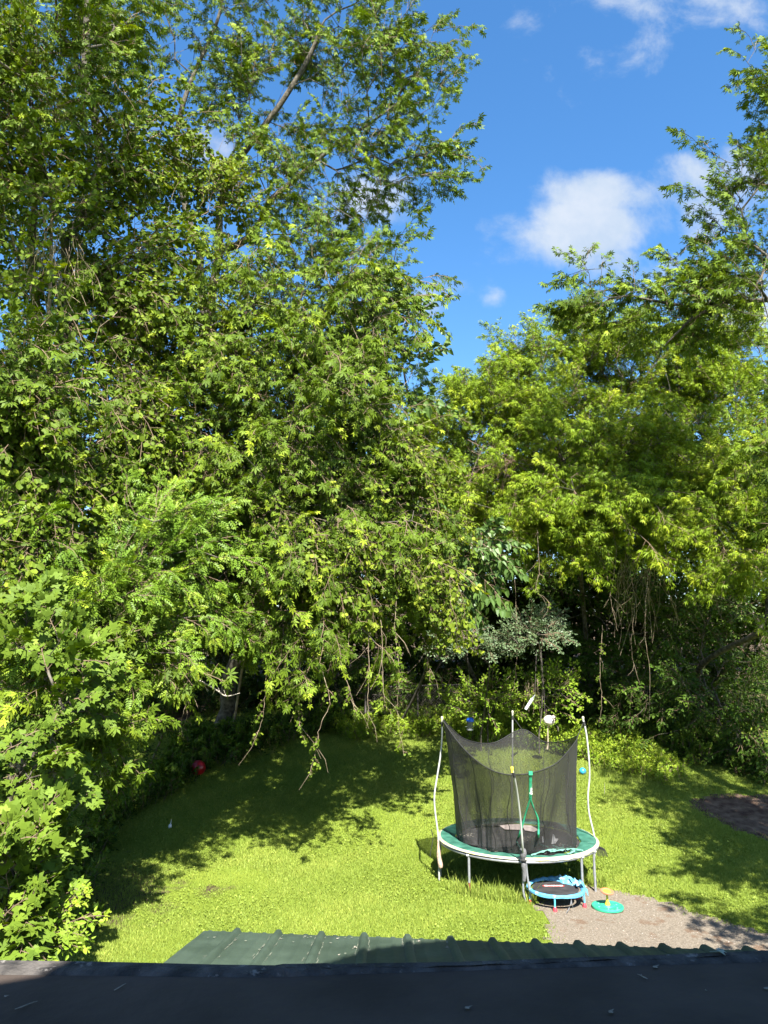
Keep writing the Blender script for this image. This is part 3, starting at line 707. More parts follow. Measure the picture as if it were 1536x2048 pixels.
TY = 14.1; TK = TY/12.95; TC = P(1034, 1674, TY); TZ = TC.z; TR = 156.5*TY/ray(1034, 1674).y/FPX
print('trampoline', TC, TR)
def PT(x, y, Y): return P(x, y, Y*TK)
def ring(a, r, z): return Vector((TC.x+r*math.cos(a), TC.y+r*math.sin(a), z))
def catmull(pts, n, closed=False):
    pts = [Vector(p) for p in pts]; k = len(pts); out = []
    for i in range(k if closed else k-1):
        g = (lambda j: pts[j % k]) if closed else (lambda j: pts[min(max(j, 0), k-1)])
        a, b, c, d = g(i-1), g(i), g(i+1), g(i+2)
        for j in range(n):
            t = j/n; out.append(.5*((2*b)+(c-a)*t+(2*a-5*b+4*c-d)*t*t+(3*b-a-3*c+d)*t*t*t))
    if not closed: out.append(pts[-1])
    return out
def build_trampoline():
    t = thing('trampoline', 'large round backyard trampoline with worn green pad and sagging black safety net', 'trampoline', (TC.x, TC.y, 0))
    A = [2*math.pi*i/96 for i in range(96)]
    mb = MB(); mb.tube([ring(a, TR-.02, TZ-.045) for a in A], .024, 10, closed=True); mb.build('frame_ring', steel_m, t)
    # jumping mat with a worn pale panel
    mb = MB(); rr = [0, .3, .6, .85, .98, 1.08]; vs = [ring(0, 0, TZ-.03)]; fs = []
    for r in rr[1:]: vs += [ring(a, r*TR/1.39, TZ-.03+.004*math.sin(a*7+r*9)-.02*(1-(r/1.08)**2)) for a in A]
    fs = [(0, 1+i, 1+(i+1) % 96) for i in range(96)]+[(1+j*96+i, 1+(j+1)*96+i, 1+(j+1)*96+(i+1) % 96, 1+j*96+(i+1) % 96) for j in range(4) for i in range(96)]
    mb.add(vs, fs); jm = mb.build('jumping_mat', matb_m, t)
    def onmat(px, py): return plane_hit(px, py, TZ-.028, 0, 0)
    for poly in ([(998, 1652), (1025, 1649), (1048, 1650), (1042, 1661), (1010, 1660)], [(1043, 1651), (1062, 1652), (1078, 1661), (1068, 1665), (1050, 1662)]):
        mb = MB(); p = [onmat(*q) for q in poly]; c = sum(p, Vector())/len(p); mb.add([q+Vector((0, 0, .012)) for q in p]+[c+Vector((0, 0, .03))], [(i, (i+1) % len(p), len(p)) for i in range(len(p))]); mb.build('worn_panel', pinkish_m, jm)
    # safety pad: green annulus, cream edge and skirt
    mb = MB(); rng = random.Random(3); V = []; n = 160
    def front(a): return max(0, math.cos(a+math.pi/2-.35))**8
    for i in range(n):
        a = 2*math.pi*i/n; w = 1-.55*front(a)*(.8+.2*math.sin(a*23)); ri = TR-.315*w+.012*math.sin(a*17)
        prof = [(ri, -.012), (ri+.01, .012), (ri*.6+TR*.4, .026+.005*math.sin(a*19)), (TR-.035, .018+.003*math.sin(a*31)), (TR-.03, .0185)]
        V += [ring(a, r, TZ+z) for r, z in prof]
    k = 5; mb.add(V, [(i*k+j, i*k+j+1, ((i+1) % n)*k+j+1, ((i+1) % n)*k+j) for i in range(n) for j in range(k-1)]); pad = mb.build('safety_pad', pad_m, t)
    mb = MB(); V = []
    for i in range(n):
        a = 2*math.pi*i/n; f = front(a-.18); d = .003+.03*f*(1+.3*math.sin(a*37))
        prof = [(TR-.035, .0205), (TR-.012, .016+.003*math.sin(a*41)), (TR+.012, .0), (TR+.016, -d)]
        V += [ring(a, r, TZ+z) for r, z in prof]
    k = 4; mb.add(V, [(i*k+j, i*k+j+1, ((i+1) % n)*k+j+1, ((i+1) % n)*k+j) for i in range(n) for j in range(k-1)]); mb.build('pad_skirt', cream_m, pad)
    # torn loose strip on the right front of the pad
    mb = MB()
    for q in ([(1062, 1712), (1090, 1704), (1110, 1700), (1127, 1697)], [(1105, 1694), (1128, 1700), (1135, 1708), (1150, 1705)], [(1126, 1690), (1128, 1699), (1148, 1702), (1166, 1703)], [(1100, 1707), (1128, 1701), (1142, 1696)]):
        pts = catmull([plane_hit(x, y, TZ+.035, 0, 0)+Vector((0, 0, rng.uniform(0, .03))) for x, y in q], 6); V = []
        for i, p in enumerate(pts): w = .028*(.7+.5*math.sin(i*1.7)); V += [p+Vector((w*.3, -w, .008*math.sin(i*2.1))), p+Vector((0, w, .01))]
        mb.add(V, [(2*i, 2*i+2, 2*i+3, 2*i+1) for i in range(len(pts)-1)])
    mb.build('torn_flap', dstrap_m, pad)
    # legs
    legs = [((938, 1702), (937, 1772), 0, 1), ((1163, 1716), (1162, 1762), 0, 0), ((1187, 1692), (1186, 1742), .06, 0), ((1182, 1690), (1181, 1734), .3, 0), ((880, 1694), (879, 1738), .0, 0), ((986, 1650), (986, 1702), 2, 0), ((1090, 1650), (1090, 1702), 2, 0)]
    for (a, b, _, rusty) in legs:
        best = None
        u = a[0]
        # top of the leg on the ring, found by its pixel column
        cand = [ring(2*math.pi*i/720, TR-.02, TZ-.05) for i in range(720)]
        fr = [c for c in cand if (c.y < TC.y)] if _ < 1 else [c for c in cand if c.y > TC.y]
        top = min(fr, key=lambda c: abs(768+FPX*(c.x/(c.y*math.cos(PITCH)+(c.z-CAMZ)*math.sin(PITCH)))-u))
        if _ == .3: top = ring(R(22), TR-.02, TZ-.05)
        g = gz(top.x, top.y)
        mb = MB(); pts = [top, (top.x, top.y, top.z-.05), (top.x, top.y, g+.0)]
        mb.tube([top, Vector((top.x, top.y, g+(.19 if rusty else .0)))], .021, 10); l = mb.build('leg', steel_m, t)
        if rusty: m2 = MB(); m2.tube([(top.x, top.y, g+.19), (top.x, top.y, g-.01)], [.0225, .017], 10); m2.build('rusty_foot', rust_m, l)
        m2 = MB(); m2.tube([top+Vector((-.04, .0, 0)), top+Vector((.04, 0, 0))], .027, 10); m2.build('socket', steel_m, l)
    # two bent pipes below the front pole
    f0 = ring(R(-86), TR+.0, TZ-.05)
    for pts in ([(1046, 1728), (1046, 1755), (1047, 1785), (1053, 1801)], [(1052, 1728), (1055, 1755), (1060, 1785), (1065, 1801)]):
        mb = MB(); w = [P(x, y, f0.y-.02) for x, y in pts]; w[-1].z = gz(w[-1].x, w[-1].y); mb.tube(catmull(w, 5), .017, 10); mb.build('leg', steel_m, t)
    # poles
    poles = {
        'left': [(878, 1738, 12.75), (877, 1700, 12.75), (876, 1668, 12.75), (870, 1620, 12.8), (869, 1590, 12.8), (874, 1555, 12.85), (881, 1510, 12.9), (884, 1470, 12.9), (884, 1437, 12.9)],
        'right': [(1187, 1740, 12.9), (1190, 1690, 12.9), (1187, 1665, 12.9), (1178, 1625, 12.95), (1176, 1590, 12.95), (1179, 1555, 13.), (1178, 1520, 13.), (1173, 1470, 13.05), (1166, 1437, 13.1)],
        'back': [(1024, 1640, (TY+TR-.02)/TK), (1024, 1580, 14.3), (1025, 1500, 14.3), (1025, 1425, 14.3)],
        'front': [(1046, 1712, (TY-TR-.03)/TK), (1045, 1690, 11.45), (1041, 1640, 11.35), (1035, 1590, 11.2), (1029, 1556, 11.05), (1024, 1538, 11.0)]}
    tops = {}
    for k, q in poles.items():
        w = catmull([PT(*a) for a in q], 6); tops[k] = w[-1]
        if k in ('left', 'right'): w[0].z = gz(w[0].x, w[0].y)
        mb = MB(); mb.tube(w, .016 if k != 'front' else .017, 10); po = mb.build('net_pole', paleP_m, t)
        e = w[-1]; mb = MB()
        mb.lathe(e, [(0.001, .042), (.017, .038), (.025, .02), (.024, 0), (.018, -.03), (.018, -.05)], 14)
        mb.build('pole_cap', yellow_m if k == 'front' else capw_m, po)
        mb = MB(); d = (w[-1]-w[-3]).normalized(); mb.tube([e-d*.06, e-d*.14], .021, 10); mb.build('cord_clip', edge_m, po)
    # foam sleeves
    f = [P(x, y, TY-TR-.06) for x, y in ((1045, 1697), (1046, 1706), (1046, 1716), (1046, 1722))]
    mb = MB(); mb.tube(catmull(f, 4), [.036, .048, .054, .058, .060, .058, .054, .048, .038, .036, .040, .044, .044], 12); mb.build('foam_sleeve', foam_m, t)
    f = [P(x, y, TY-TR-.05) for x, y in ((1047, 1724), (1048, 1735), (1049, 1748), (1048, 1762))]
    mb = MB(); mb.tube(catmull(f, 4), [.036, .046, .047, .046, .044, .04, .036, .034, .034, .032, .03, .028, .024], 12); mb.build('foam_sleeve', foam_m, t)
    mb = MB(); mb.tube([P(1043, 1720, TY-TR-.1), P(1053, 1722, TY-TR-.1)], .02, 8); mb.build('tie', edge_m, t)
    f = [PT(x, y, 12.7) for x, y in ((876, 1680), (877, 1700), (878, 1715), (881, 1730), (881, 1737))]
    mb = MB(); mb.tube(catmull(f, 4), [.012, .014, .017, .022, .028, .034, .036, .037, .038, .040, .042, .043, .042, .040, .036, .028, .014], 12); prop(mb.build('foam_sleeve', tanfoam_m, t), 'worn tan foam hanging on the left pole')
    mb = MB(); w = catmull([PT(x, y, 12.95) for x, y in ((862, 1658), (866, 1676), (862, 1700), (860, 1712))], 5); mb.tube(w, .006, 6); mb.build('loose_strap', edge_m, t)
    mb = MB()
    for i in range(9):
        s = PT(1192+i*.4, 1692, 12.95); mb.tube(catmull([s, s+Vector((.03+.012*i, .02, -.06)), s+Vector((.02+.02*i, .02, -.17-.01*(i % 3)))], 4), [.007]*9, 5)
    mb.build('frayed_net_end', edge_m, t)
    # net: closed loft between the sagging top cord and the bottom hem
    top = [(886, 1440, 12.75), (930, 1500, 12.0), (985, 1541, 11.5), (1043, 1549, 11.32), (1105, 1531, 11.6), (1138, 1500, 12.1), (1155, 1473, 12.85), (1128, 1482, 13.5), (1088, 1483, 13.95), (1044, 1459, 14.2), (985, 1486, 13.95), (928, 1477, 13.4)]
    bot = [(922, 1672, 12.75), (948, 1690, 12.15), (992, 1703, 11.85), (1042, 1706, 11.8), (1100, 1702, 11.85), (1140, 1690, 12.15), (1147, 1672, 12.8), (1125, 1656, 13.5), (1080, 1646, 13.9), (1034, 1644, 14.0), (985, 1646, 13.9), (938, 1656, 13.5)]
    Tn = catmull([PT(*p) for p in top], 26, True); Bn = catmull([Vector((*PT(p[0], p[1], p[2]).xy, TZ+.02)) for p in bot], 26, True); n = len(Tn)
    # hem keeps inside the pad
    for i, p in enumerate(Bn):
        d = Vector((p.x-TC.x, p.y-TC.y, 0)); L_ = min(d.length, TR-.27); d.normalize(); Bn[i] = Vector((TC.x, TC.y, TZ+.018))+d*L_
    V = []; rows = 36
    for j in range(rows+1):
        s = j/rows
        for i in range(n):
            a, b = Tn[i], Bn[i]; p = a.lerp(b, s); rad = Vector((p.x-TC.x, p.y-TC.y, 0)).normalized()
            ph = i/n*2*math.pi
            fold = (.040*math.sin(ph*7+2*s)+.016*math.sin(ph*17+1.5+3*s)+.006*math.sin(ph*41)+.03*math.sin(ph*4+1.3+1.5*s))*smooth(s*1.3)*(1+.8*max(0, math.cos(ph-1.2)))
            bulge = .10*math.sin(math.pi*s)*(.4+.6*smooth(s))
            q = p+rad*(fold-bulge*(.3+.45*max(0, math.cos(ph-.2))))
            if j == rows: q = p+rad*fold*.7
            V.append(q)
    # the hem lies in loose folds on the mat
    for k2 in range(4):
        for i in range(n):
            b = V[rows*n+i]; rad = Vector((b.x-TC.x, b.y-TC.y, 0)).normalized(); ph = i/n*2*math.pi; w = (.05+.045*math.sin(ph*5+1)+.03*math.sin(ph*11))*(k2+1)/2.2
            V.append(Vector((b.x, b.y, TZ-.006))-rad*w+Vector((0, 0, .018*abs(math.sin(ph*17+k2*2)))))
    R_ = rows+4
    mb = MB(); mb.add(V, [(j*n+i, j*n+(i+1) % n, (j+1)*n+(i+1) % n, (j+1)*n+i) for j in range(R_) for i in range(n)]); net = mb.build('safety_net', net_m, t)
    mb = MB(); mb.tube(Tn, .009, 6, closed=True); mb.build('top_cord', edge_m, net)
    for i0 in (30, 48, 66, 100, 128, 150, 205, 262, 290, 10):         # gathered seams
        i0 %= n; mb = MB(); mb.tube([V[j*n+(i0+int(3*math.sin(j*.25))) % n]+Vector((0, -.006, 0)) for j in range(0, rows, 2)], [.004+.004*(j/rows) for j in range(0, rows, 2)], 5); mb.build('seam', edge_m, net)
    for k, c in (('left', Tn[0]), ('right', Tn[6*26]), ('back', Tn[9*26]), ('front', Tn[3*26])):
        mb = MB(); mb.tube([tops[k]-Vector((0, 0, .08)), c], .006, 6); mb.build('net_hook', edge_m, net)
    # green door strap with its two zip legs
    def on_net(px, py): return P(px, py, 11.36)
    mb = MB(); s0, s1 = PT(1061, 1548, 11.34), PT(1060.5, 1598, 11.5); V2 = []
    for k in range(9):
        c = s0.lerp(s1, k/8); V2 += [c+Vector((-.026, 0, 0)), c+Vector((-.02, -.012, 0)), c+Vector((.02, -.012, 0)), c+Vector((.026, 0, 0))]
    mb.add(V2, [(4*k+j, 4*k+j+1, 4*k+j+5, 4*k+j+4) for k in range(8) for j in range(3)]); st = mb.build('door_strap', strap_m, net)
    mb = MB(); c = s0+Vector((0, -.004, -.0)); mb.box(c.x-.03, c.x+.03, c.y-.02, c.y+.01, c.z-.015, c.z+.045); mb.build('strap_loop', strap_m, net)
    add_text('strap_lettering', 'Bounce', s0.lerp(s1, .58)+Vector((.008, -.016, 0)), .062, white_m, net, Matrix.Rotation(R(-90), 3, 'Y').to_4x4() @ Matrix.Rotation(R(90), 3, 'X').to_4x4(), shear=.25)
    z = TZ+.015
    lz = [PT(1060, 1598, 11.5), PT(1052, 1625, 11.62), PT(1045, 1650, 11.7), PT(1038, 1672, 11.78)]+[plane_hit(x, y, z, 0, 0) for x, y in ((1033, 1682), (1040, 1696), (1046, 1702))]
    rz = [PT(1061, 1598, 11.5), PT(1068, 1618, 11.6), PT(1076, 1638, 11.66), PT(1077, 1658, 11.7), PT(1077, 1672, 11.74)]+[plane_hit(x, y, z, 0, 0) for x, y in ((1078, 1682), (1083, 1690), (1096, 1694))]
    for q in (lz, rz):
        mb = MB(); w = catmull(q, 6); mb.tube(w[:len(w)*2//3], .016, 7); zp = mb.build('door_zip', strap_m, net); m2 = MB(); m2.tube(w[len(w)*2//3-1:], .015, 7); m2.build('door_zip', dstrap_m, net)
    return t, V, n, rows
def add_text(name, s, loc, size, m, parent, rot, shear=0., flat=.0008, align='CENTER', weight=0.):
    c = bpy.data.curves.new(name, 'FONT'); c.body = s; c.size = size; c.align_x = align; c.align_y = 'CENTER'; c.extrude = flat; c.shear = shear; c.offset = weight; c.resolution_u = 3
    o = bpy.data.objects.new('tmp', c); COL.objects.link(o); dg = bpy.context.evaluated_depsgraph_get(); dg.update()
    me = bpy.data.meshes.new_from_object(o.evaluated_get(dg)); bpy.data.objects.remove(o); bpy.data.curves.remove(c)
    me.transform(Matrix.Translation(loc) @ rot); me.materials.clear()
    return mesh_obj(name, me, m, parent)
TR_T, NV, NN_, NROWS = build_trampoline()

# litter on the trampoline
def paper():
    c = plane_hit(1108, 1684, TZ+.0, 0, 0); mb = MB()
    pts = [(1103, 1688), (1106, 1668), (1110, 1671), (1111, 1677), (1117, 1678), (1111, 1687)]
    w = [P(x, y, c.y-.03+.02*(i % 2)) for i, (x, y) in enumerate(pts)]; b = [p+Vector((0, .012, 0)) for p in w]; n = len(w)
    mb.add(w+b, [tuple(range(n)), tuple(range(2*n-1, n-1, -1))]+[(i, (i+1) % n, n+(i+1) % n, n+i) for i in range(n)])
    prop(mb.build('torn_paper', white_m, None, smooth_=False), 'white torn scrap standing on the trampoline mat against the net', 'paper')
    mb = MB(); mb.tube([P(1085, 1673, c.y), P(1086, 1685, c.y-.02)], .011, 6); prop(mb.build('white_stick', white_m), 'short upright white stick on the trampoline mat left of the torn white scrap', 'stick')
paper()
def litter(name, px, py, n, spread, lift, label):
    rng = random.Random(px); mb = MB()
    for i in range(n):
        c = plane_hit(px+rng.gauss(0, spread[0]), py+rng.gauss(0, spread[1]), TZ+lift, 0, 0); c.z += rng.uniform(0, .012)
        a = rng.random()*6.28; s = rng.uniform(.008, .028); d = Vector((math.cos(a)*s, math.sin(a)*s, rng.uniform(-.3, .5)*s)); q = Vector((-d.y, d.x, .004))*.4
        mb.add([c-d, c+q, c+d, c-q], [(0, 1, 2, 3)])
    prop(mb.build(name, seed_m, None, smooth_=False), label, 'seeds', kind='stuff')
litter('fallen_seeds', 992, 1699, 90, (9, 2.2), .03, 'pile of dry seeds on the front of the green trampoline pad')
litter('fallen_seeds', 935, 1671, 50, (7, 1.8), .03, 'dry seeds caught in the net hem on the left of the trampoline')
litter('fallen_seeds', 1052, 1677, 30, (5, 2), -.02, 'few dry seeds on the middle of the black jumping mat')
litter('fallen_seeds', 1120, 1692, 40, (18, 4), -.005, 'dry seeds scattered on the right of the trampoline mat')

# ------------------------------------------------------------------ small trampoline
blue_m = mat('blue_vinyl', (.08, .28, .44), .5, .15, 9, .5, 30, spots=((.25, .43, .48), 5, .54))
bluep_m = mat('blue_painted_steel', (.09, .40, .62), .4, .08, 9)
redp_m = mat('red_rubber', (.55, .035, .05), .55, .12, 20)
logo_red = mat('red_print', (.50, .05, .04), .6, .1, 30)
def build_mini():
    C = plane_hit(1111, 1774, .235, 0, 0); r = 57*C.y/FPX/ray(1111, 1774).y
    t = thing('toddler_trampoline', 'small blue toddler trampoline with red feet and a torn pad, beside the gravel', 'trampoline', (C.x, C.y, 0))
    rg = lambda a, q, z: Vector((C.x+q*math.cos(a), C.y+q*math.sin(a), z)); n = 72
    mb = MB(); mb.tube([rg(2*math.pi*i/n, r-.015, .215) for i in range(n)], .016, 8, closed=True); mb.build('frame_ring', bluep_m, t)
    mb = MB(); mb.add([rg(0, 0, .217)]+[rg(2*math.pi*i/n, r*.8, .222) for i in range(n)], [(0, 1+i, 1+(i+1) % n) for i in range(n)]); jm = mb.build('jumping_mat', matb_m, t)
    mb = MB(); V = []; k = 5; rng = random.Random(2)
    for i in range(n):
        a = 2*math.pi*i/n; back = max(0, math.sin(a+.35))**2; w = .062*(1+.5*math.sin(a*5)**2*back)+.10*max(0, math.cos(a-.75))**6
        h = .02*back*abs(math.sin(a*9+1))+.045*max(0, math.cos(a-.8))**4*(.6+.4*math.sin(a*21))
        for (f, z) in ((1, -.004), (.7, .018+h), (.3, .022+h*1.2), (-.05, .006+h*.3), (-.1, -.022-.006*math.sin(a*5))):
            V.append(rg(a, r-w*f+.0015*math.sin(a*23+z*90), .225+z+.0015*math.sin(a*19)))
    mb.add(V, [(i*k+j, i*k+j+1, ((i+1) % n)*k+j+1, ((i+1) % n)*k+j) for i in range(n) for j in range(k-1)]); mb.build('safety_pad', blue_m, t)
    # the rumpled flap thrown over the right side
    mb = MB(); V = []; NU, NVv = 16, 9
    for u in range(NU):
        for v in range(NVv):
            a = -.25+1.5*u/(NU-1); q = r*(.72+.38*v/(NVv-1)); z = .25+.035*math.sin(u*.9+v*.7)+.03*math.sin(u*1.7-v*1.3)*math.sin(v*.5)-(.10*max(0, v-6)/2)
            V.append(rg(a, q, z+.02))
    mb.add(V, [(u*NVv+v, u*NVv+v+1, (u+1)*NVv+v+1, (u+1)*NVv+v) for u in range(NU-1) for v in range(NVv-1)]); mb.build('torn_flap', blue_m, t)
    for k2 in range(6):
        a = R(-98+60*k2) if k2 else R(-96); a = [R(-105), R(-22), R(28), R(90), R(150), R(192)][k2]
        if k2 == 0: px = 1105
        p = rg(a, r-.015, .2); mb = MB(); mb.tube([p, Vector((p.x, p.y, .05))], .013, 9); l = mb.build('leg', bluep_m, t)
        mb = MB(); mb.lathe((p.x, p.y, gz(p.x, p.y)), [(.034, 0.006), (.033, .02), (.027, .045), (.019, .062), (.001, .064)], 14); mb.build('foot', redp_m, l)
    # dangling pale strap between the front feet
    mb = MB(); b = rg(R(-72), r, .2); V = [b, b+Vector((-.05, -.06, -.13)), b+Vector((-.11, -.09, -.185)), b+Vector((-.03, -.02, -.1)), b+Vector((.02, -.05, -.17)), b+Vector((-.0, -.03, -.06))]
    mb.add(V+[v+Vector((.0, .01, 0)) for v in V], [(0, 1, 2, 3), (0, 3, 5), (0, 5, 4), (6, 9, 8, 7), (6, 10, 11), (0, 6, 7, 1), (1, 7, 8, 2)]); mb.build('torn_strap', steel_m, t, smooth_=False)
    # oval emblem with lettering
    c = plane_hit(1107, 1771.5, .2265, 0, 0)
    def oval(rx, ry, z, m, nm):
        mb = MB(); cap = [(c.x+math.copysign(rx-ry, math.cos(a))+ry*math.cos(a), c.y+ry*math.sin(a), z) for a in [2*math.pi*(i+.5)/40 for i in range(40)]]
        mb.add(cap, [tuple(range(40))]); return mb.build(nm, m, jm)
    oval(.178, .036, .2265, logo_red, 'emblem'); oval(.155, .023, .2285, white_m, 'emblem')
    add_text('lettering', 'little tikes', Vector((c.x, c.y, .2305)), .052, logo_red, jm, Matrix.Identity(4), flat=.0003, weight=.0008)
build_mini()

# ------------------------------------------------------------------ spinning toy
def build_spinner():
    C = plane_hit(1215, 1809, .03, 0, 0); r = 31*C.y/FPX/ray(1215, 1809).y
    teal = mat('teal_plastic', (.03, .33, .175), .4, .08, 6, spec=.4, spots=((.14, .38, .26), 7, .60)); org = mat('coral_plastic', (.55, .15, .075), .45, .1, 8); yel = mat('yellow_stem', (.6, .45, .04), .4, .08, 9); orc = mat('orange_plastic', (.62, .27, .04), .45, .08, 9)
    t = thing('spinning_toy', 'teal sit-and-spin toy with yellow stem and coral handle disc on the gravel', 'toy', (C.x, C.y, 0))
    g = gz(C.x, C.y)+.008; tilt = Matrix.Rotation(R(2), 3, 'X')
    mb = MB(); mb.lathe((C.x, C.y, g), [(r*.93, .0), (r, .008), (r*1.01, .028), (r*.985, .042), (r*.9, .046), (r*.86, .040), (r*.45, .043), (r*.42, .052), (r*.28, .054), (r*.26, .050), (.001, .05)], 56)
    for k in range(6):
        a = k*math.pi/3+.3; mb.lathe((C.x+r*.64*math.cos(a), C.y+r*.64*math.sin(a), g+.041), [(.03, 0), (.026, .006), (.001, .007)], 12)
    mb.build('base', teal, t)
    mb = MB(); mb.lathe((C.x, C.y, g+.05), [(.042, 0), (.038, .02), (.024, .05), (.017, .10), (.015, .20)], 18); mb.build('stem', yel, t)
    rot = Matrix.Rotation(R(10), 3, 'X') @ Matrix.Rotation(R(4), 3, 'Y')
    mb = MB(); mb.lathe((C.x+.004, C.y, g+.245), [(.03, -.015), (.09, -.016), (.103, -.004), (.104, .008), (.092, .014), (.062, .006)], 36, rot=rot); d = mb.build('handle_disc', org, t)
    mb = MB(); mb.lathe((C.x+.004, C.y, g+.245), [(.062, .0065), (.05, .010), (.001, .011)], 24, rot=rot); mb.build('disc_centre', orc, d)
build_spinner()
mb = MB(); a = G(1233, 1822); mb.tube(catmull([G(1231, 1821)+Vector((0, 0, .012)), G(1240, 1825)+Vector((0, 0, .03)), G(1247, 1829)+Vector((0, 0, .015))], 4), [.006]*9, 6); mb.tube([G(1241, 1825)+Vector((0, 0, .03)), G(1249, 1826)+Vector((0, 0, .035))], .004, 5)
prop(mb.build('stick', mat('dark_stick', (.10, .06, .04), .9)), 'short dark forked stick lying on the gravel right of the teal toy', 'stick')

# ------------------------------------------------------------------ balls, feeder, hanging things
def ball(name, px, py, rpx, m, label, seg=40):
    g = G(px, py+rpx); k = g.y/ray(px, py).y/FPX; r = rpx*k; c = Vector((g.x, g.y+r*.2, gz(g.x, g.y)+r*.97))
    mb = MB(); mb.lathe(c, [(max(.0005, r*math.sin(math.pi*i/24)), -r*math.cos(math.pi*i/24)) for i in range(25)], seg)
    m2 = None; o = mb.build(name, m); prop(o, label, 'ball'); return o, c, r
o, c, r = ball('ball', 395, 1537, 14.5, mat('red_rubber_ball', (.42, .008, .015), .3, .08, 3, spec=.6), 'large shiny red ball in the shade at the left edge of the lawn')
mb = MB(); mb.lathe(c+Vector((r*.25, -r*.9, r*.38)), [(.03, -.012), (.018, .0), (.001, .002)], 12, rot=Matrix.Rotation(R(65), 3, 'X')); mb.build('valve', mat('dark_rubber', (.05, .02, .02), .6), o)
bm_, nt, b = newmat('blue_marbled_ball'); tc = nt.nodes.new('ShaderNodeTexCoord'); n = nt.nodes.new('ShaderNodeTexNoise'); n.inputs['Scale'].default_value = 9; n.inputs['Distortion'].default_value = 1.5; rp = nt.nodes.new('ShaderNodeValToRGB')
rp.color_ramp.elements[0].color = (.005, .07, .26, 1); rp.color_ramp.elements[1].color = (.03, .26, .42, 1); rp.color_ramp.elements[0].position = .42; rp.color_ramp.elements[1].position = .56
nt.links.new(tc.outputs['Object'], n.inputs['Vector']); nt.links.new(n.outputs[0], rp.inputs[0]); nt.links.new(rp.outputs[0], b.inputs['Base Color']); b.inputs['Roughness'].default_value = .35
ball('ball', 1166, 1543, 7, bm_, 'small blue marbled ball on the grass behind the right net pole')

cord_m = mat('dark_cord', (.06, .05, .045), .9)
def build_feeder():
    Y = 20.0; c = P(940, 1452, Y); t = thing('bird_feeder', 'hanging tube bird feeder with a blue lid behind the left of the trampoline net', 'bird feeder', c)
    k = Y/ray(940, 1452).y/FPX; r = 5.6*k; top = P(940, 1438, Y); bt = P(940, 1458, Y)
    lid = mat('blue_plastic_lid', (.01, .10, .55), .4, .08, 9); tube = mat('smoky_tube', (.10, .11, .11), .25, .3, 20, spec=.6)
    mb = MB(); mb.lathe(top, [(r*1.35, -.07), (r*1.4, -.03), (r*1.2, .0), (r*.7, .035), (.001, .04)], 24); mb.build('lid', lid, t)
    mb = MB(); mb.lathe(bt, [(.001, 0), (r, 0), (r, top.z-bt.z-.06)], 24); b = mb.build('tube', tube, t)
    mb = MB(); mb.lathe(bt, [(.001, -.03), (r*1.12, -.03), (r*1.15, .0), (r*1.0, .01)], 24); mb.build('base', steel_m, t)
    for s, h in ((-1, .06), (1, .06), (-1, .17), (1, .17)):
        mb = MB(); mb.tube([bt+Vector((s*r*.8, 0, h)), bt+Vector((s*(r+.05), 0, h))], .007, 6); mb.build('perch', steel_m, b)
    mb = MB(); mb.tube([top+Vector((0, 0, .03)), top+Vector((.02, .02, .9)), top+Vector((-.02, .1, 1.6))], .005, 6); mb.build('wire', cord_m, t)
build_feeder()
def build_hanging_ball():
    Y = 20.4; c = P(1098, 1441, Y); k = Y/ray(1098, 1441).y/FPX; r = 11*k
    m = mat('offwhite_shell', (.62, .55, .50), .7, .1, 9, .4, 30, spots=((.38, .30, .28), 6, .6))
    t = thing('hanging_globe', 'off-white round globe hanging on a dark cord among the shrubs behind the trampoline', 'garden ornament', c)
    mb = MB(); mb.lathe(c, [(max(.0005, r*math.sin(math.pi*i/18)*(1+.03*math.sin(i*2))), -r*.92*math.cos(math.pi*i/18)) for i in range(19)], 26); g = mb.build('globe', m, t)
    mb = MB(); e = c+Vector((r*.75, -.05, r*.65)); mb.lathe(e, [(.001, -.03), (.045, -.02), (.05, .01), (.001, .045)], 14); mb.build('knob', m, t)
    mb = MB(); mb.lathe(c+Vector((r*.3, -r*.86, r*.1)), [(.07, -.01), (.04, .004), (.001, .005)], 14, rot=Matrix.Rotation(R(80), 3, 'X')); mb.build('opening', under_m, t)
    mb = MB(); mb.tube([c+Vector((-.1, 0, r*.8)), c+Vector((-.1, .03, .9)), c+Vector((-.12, .1, 1.9))], .006, 6); mb.build('cord', cord_m, t)
    mb = MB(); mb.tube([c+Vector((-.04, 0, -r*.8)), c+Vector((-.05, 0, -.62)), c+Vector((-.08, 0, -.75))], [.008, .012, .03], 6); mb.build('tassel', mat('pale_tassel', (.5, .42, .3), .9), t)
build_hanging_ball()
def build_tube():
    Y = 20.2; a = P(1051, 1419, Y); b = P(1065, 1397, Y+.05); d = (b-a).normalized(); pv = mat('pale_grey_tube', (.48, .55, .52), .4, .06, 9)
    t = thing('hanging_tube', 'pale grey-green tube hanging at a slant among the shrubs behind the trampoline', 'tube', a)
    mb = MB(); mb.tube([a, a+d*.03, b-d*.03, b], [.034, .040, .040, .034], 14); mb.build('tube', pv, t)
    mb = MB(); mb.tube([b, P(1070, 1390, Y+.08)], [.03, .012], 10); mb.build('cap', mat('dark_cap', (.1, .12, .12), .5), t)
    mb = MB(); mb.tube([P(1070, 1390, Y+.08), P(1071, 1352, Y+.2), P(1073, 1300, Y+.3)], .006, 6); mb.build('cord', cord_m, t)
build_tube()
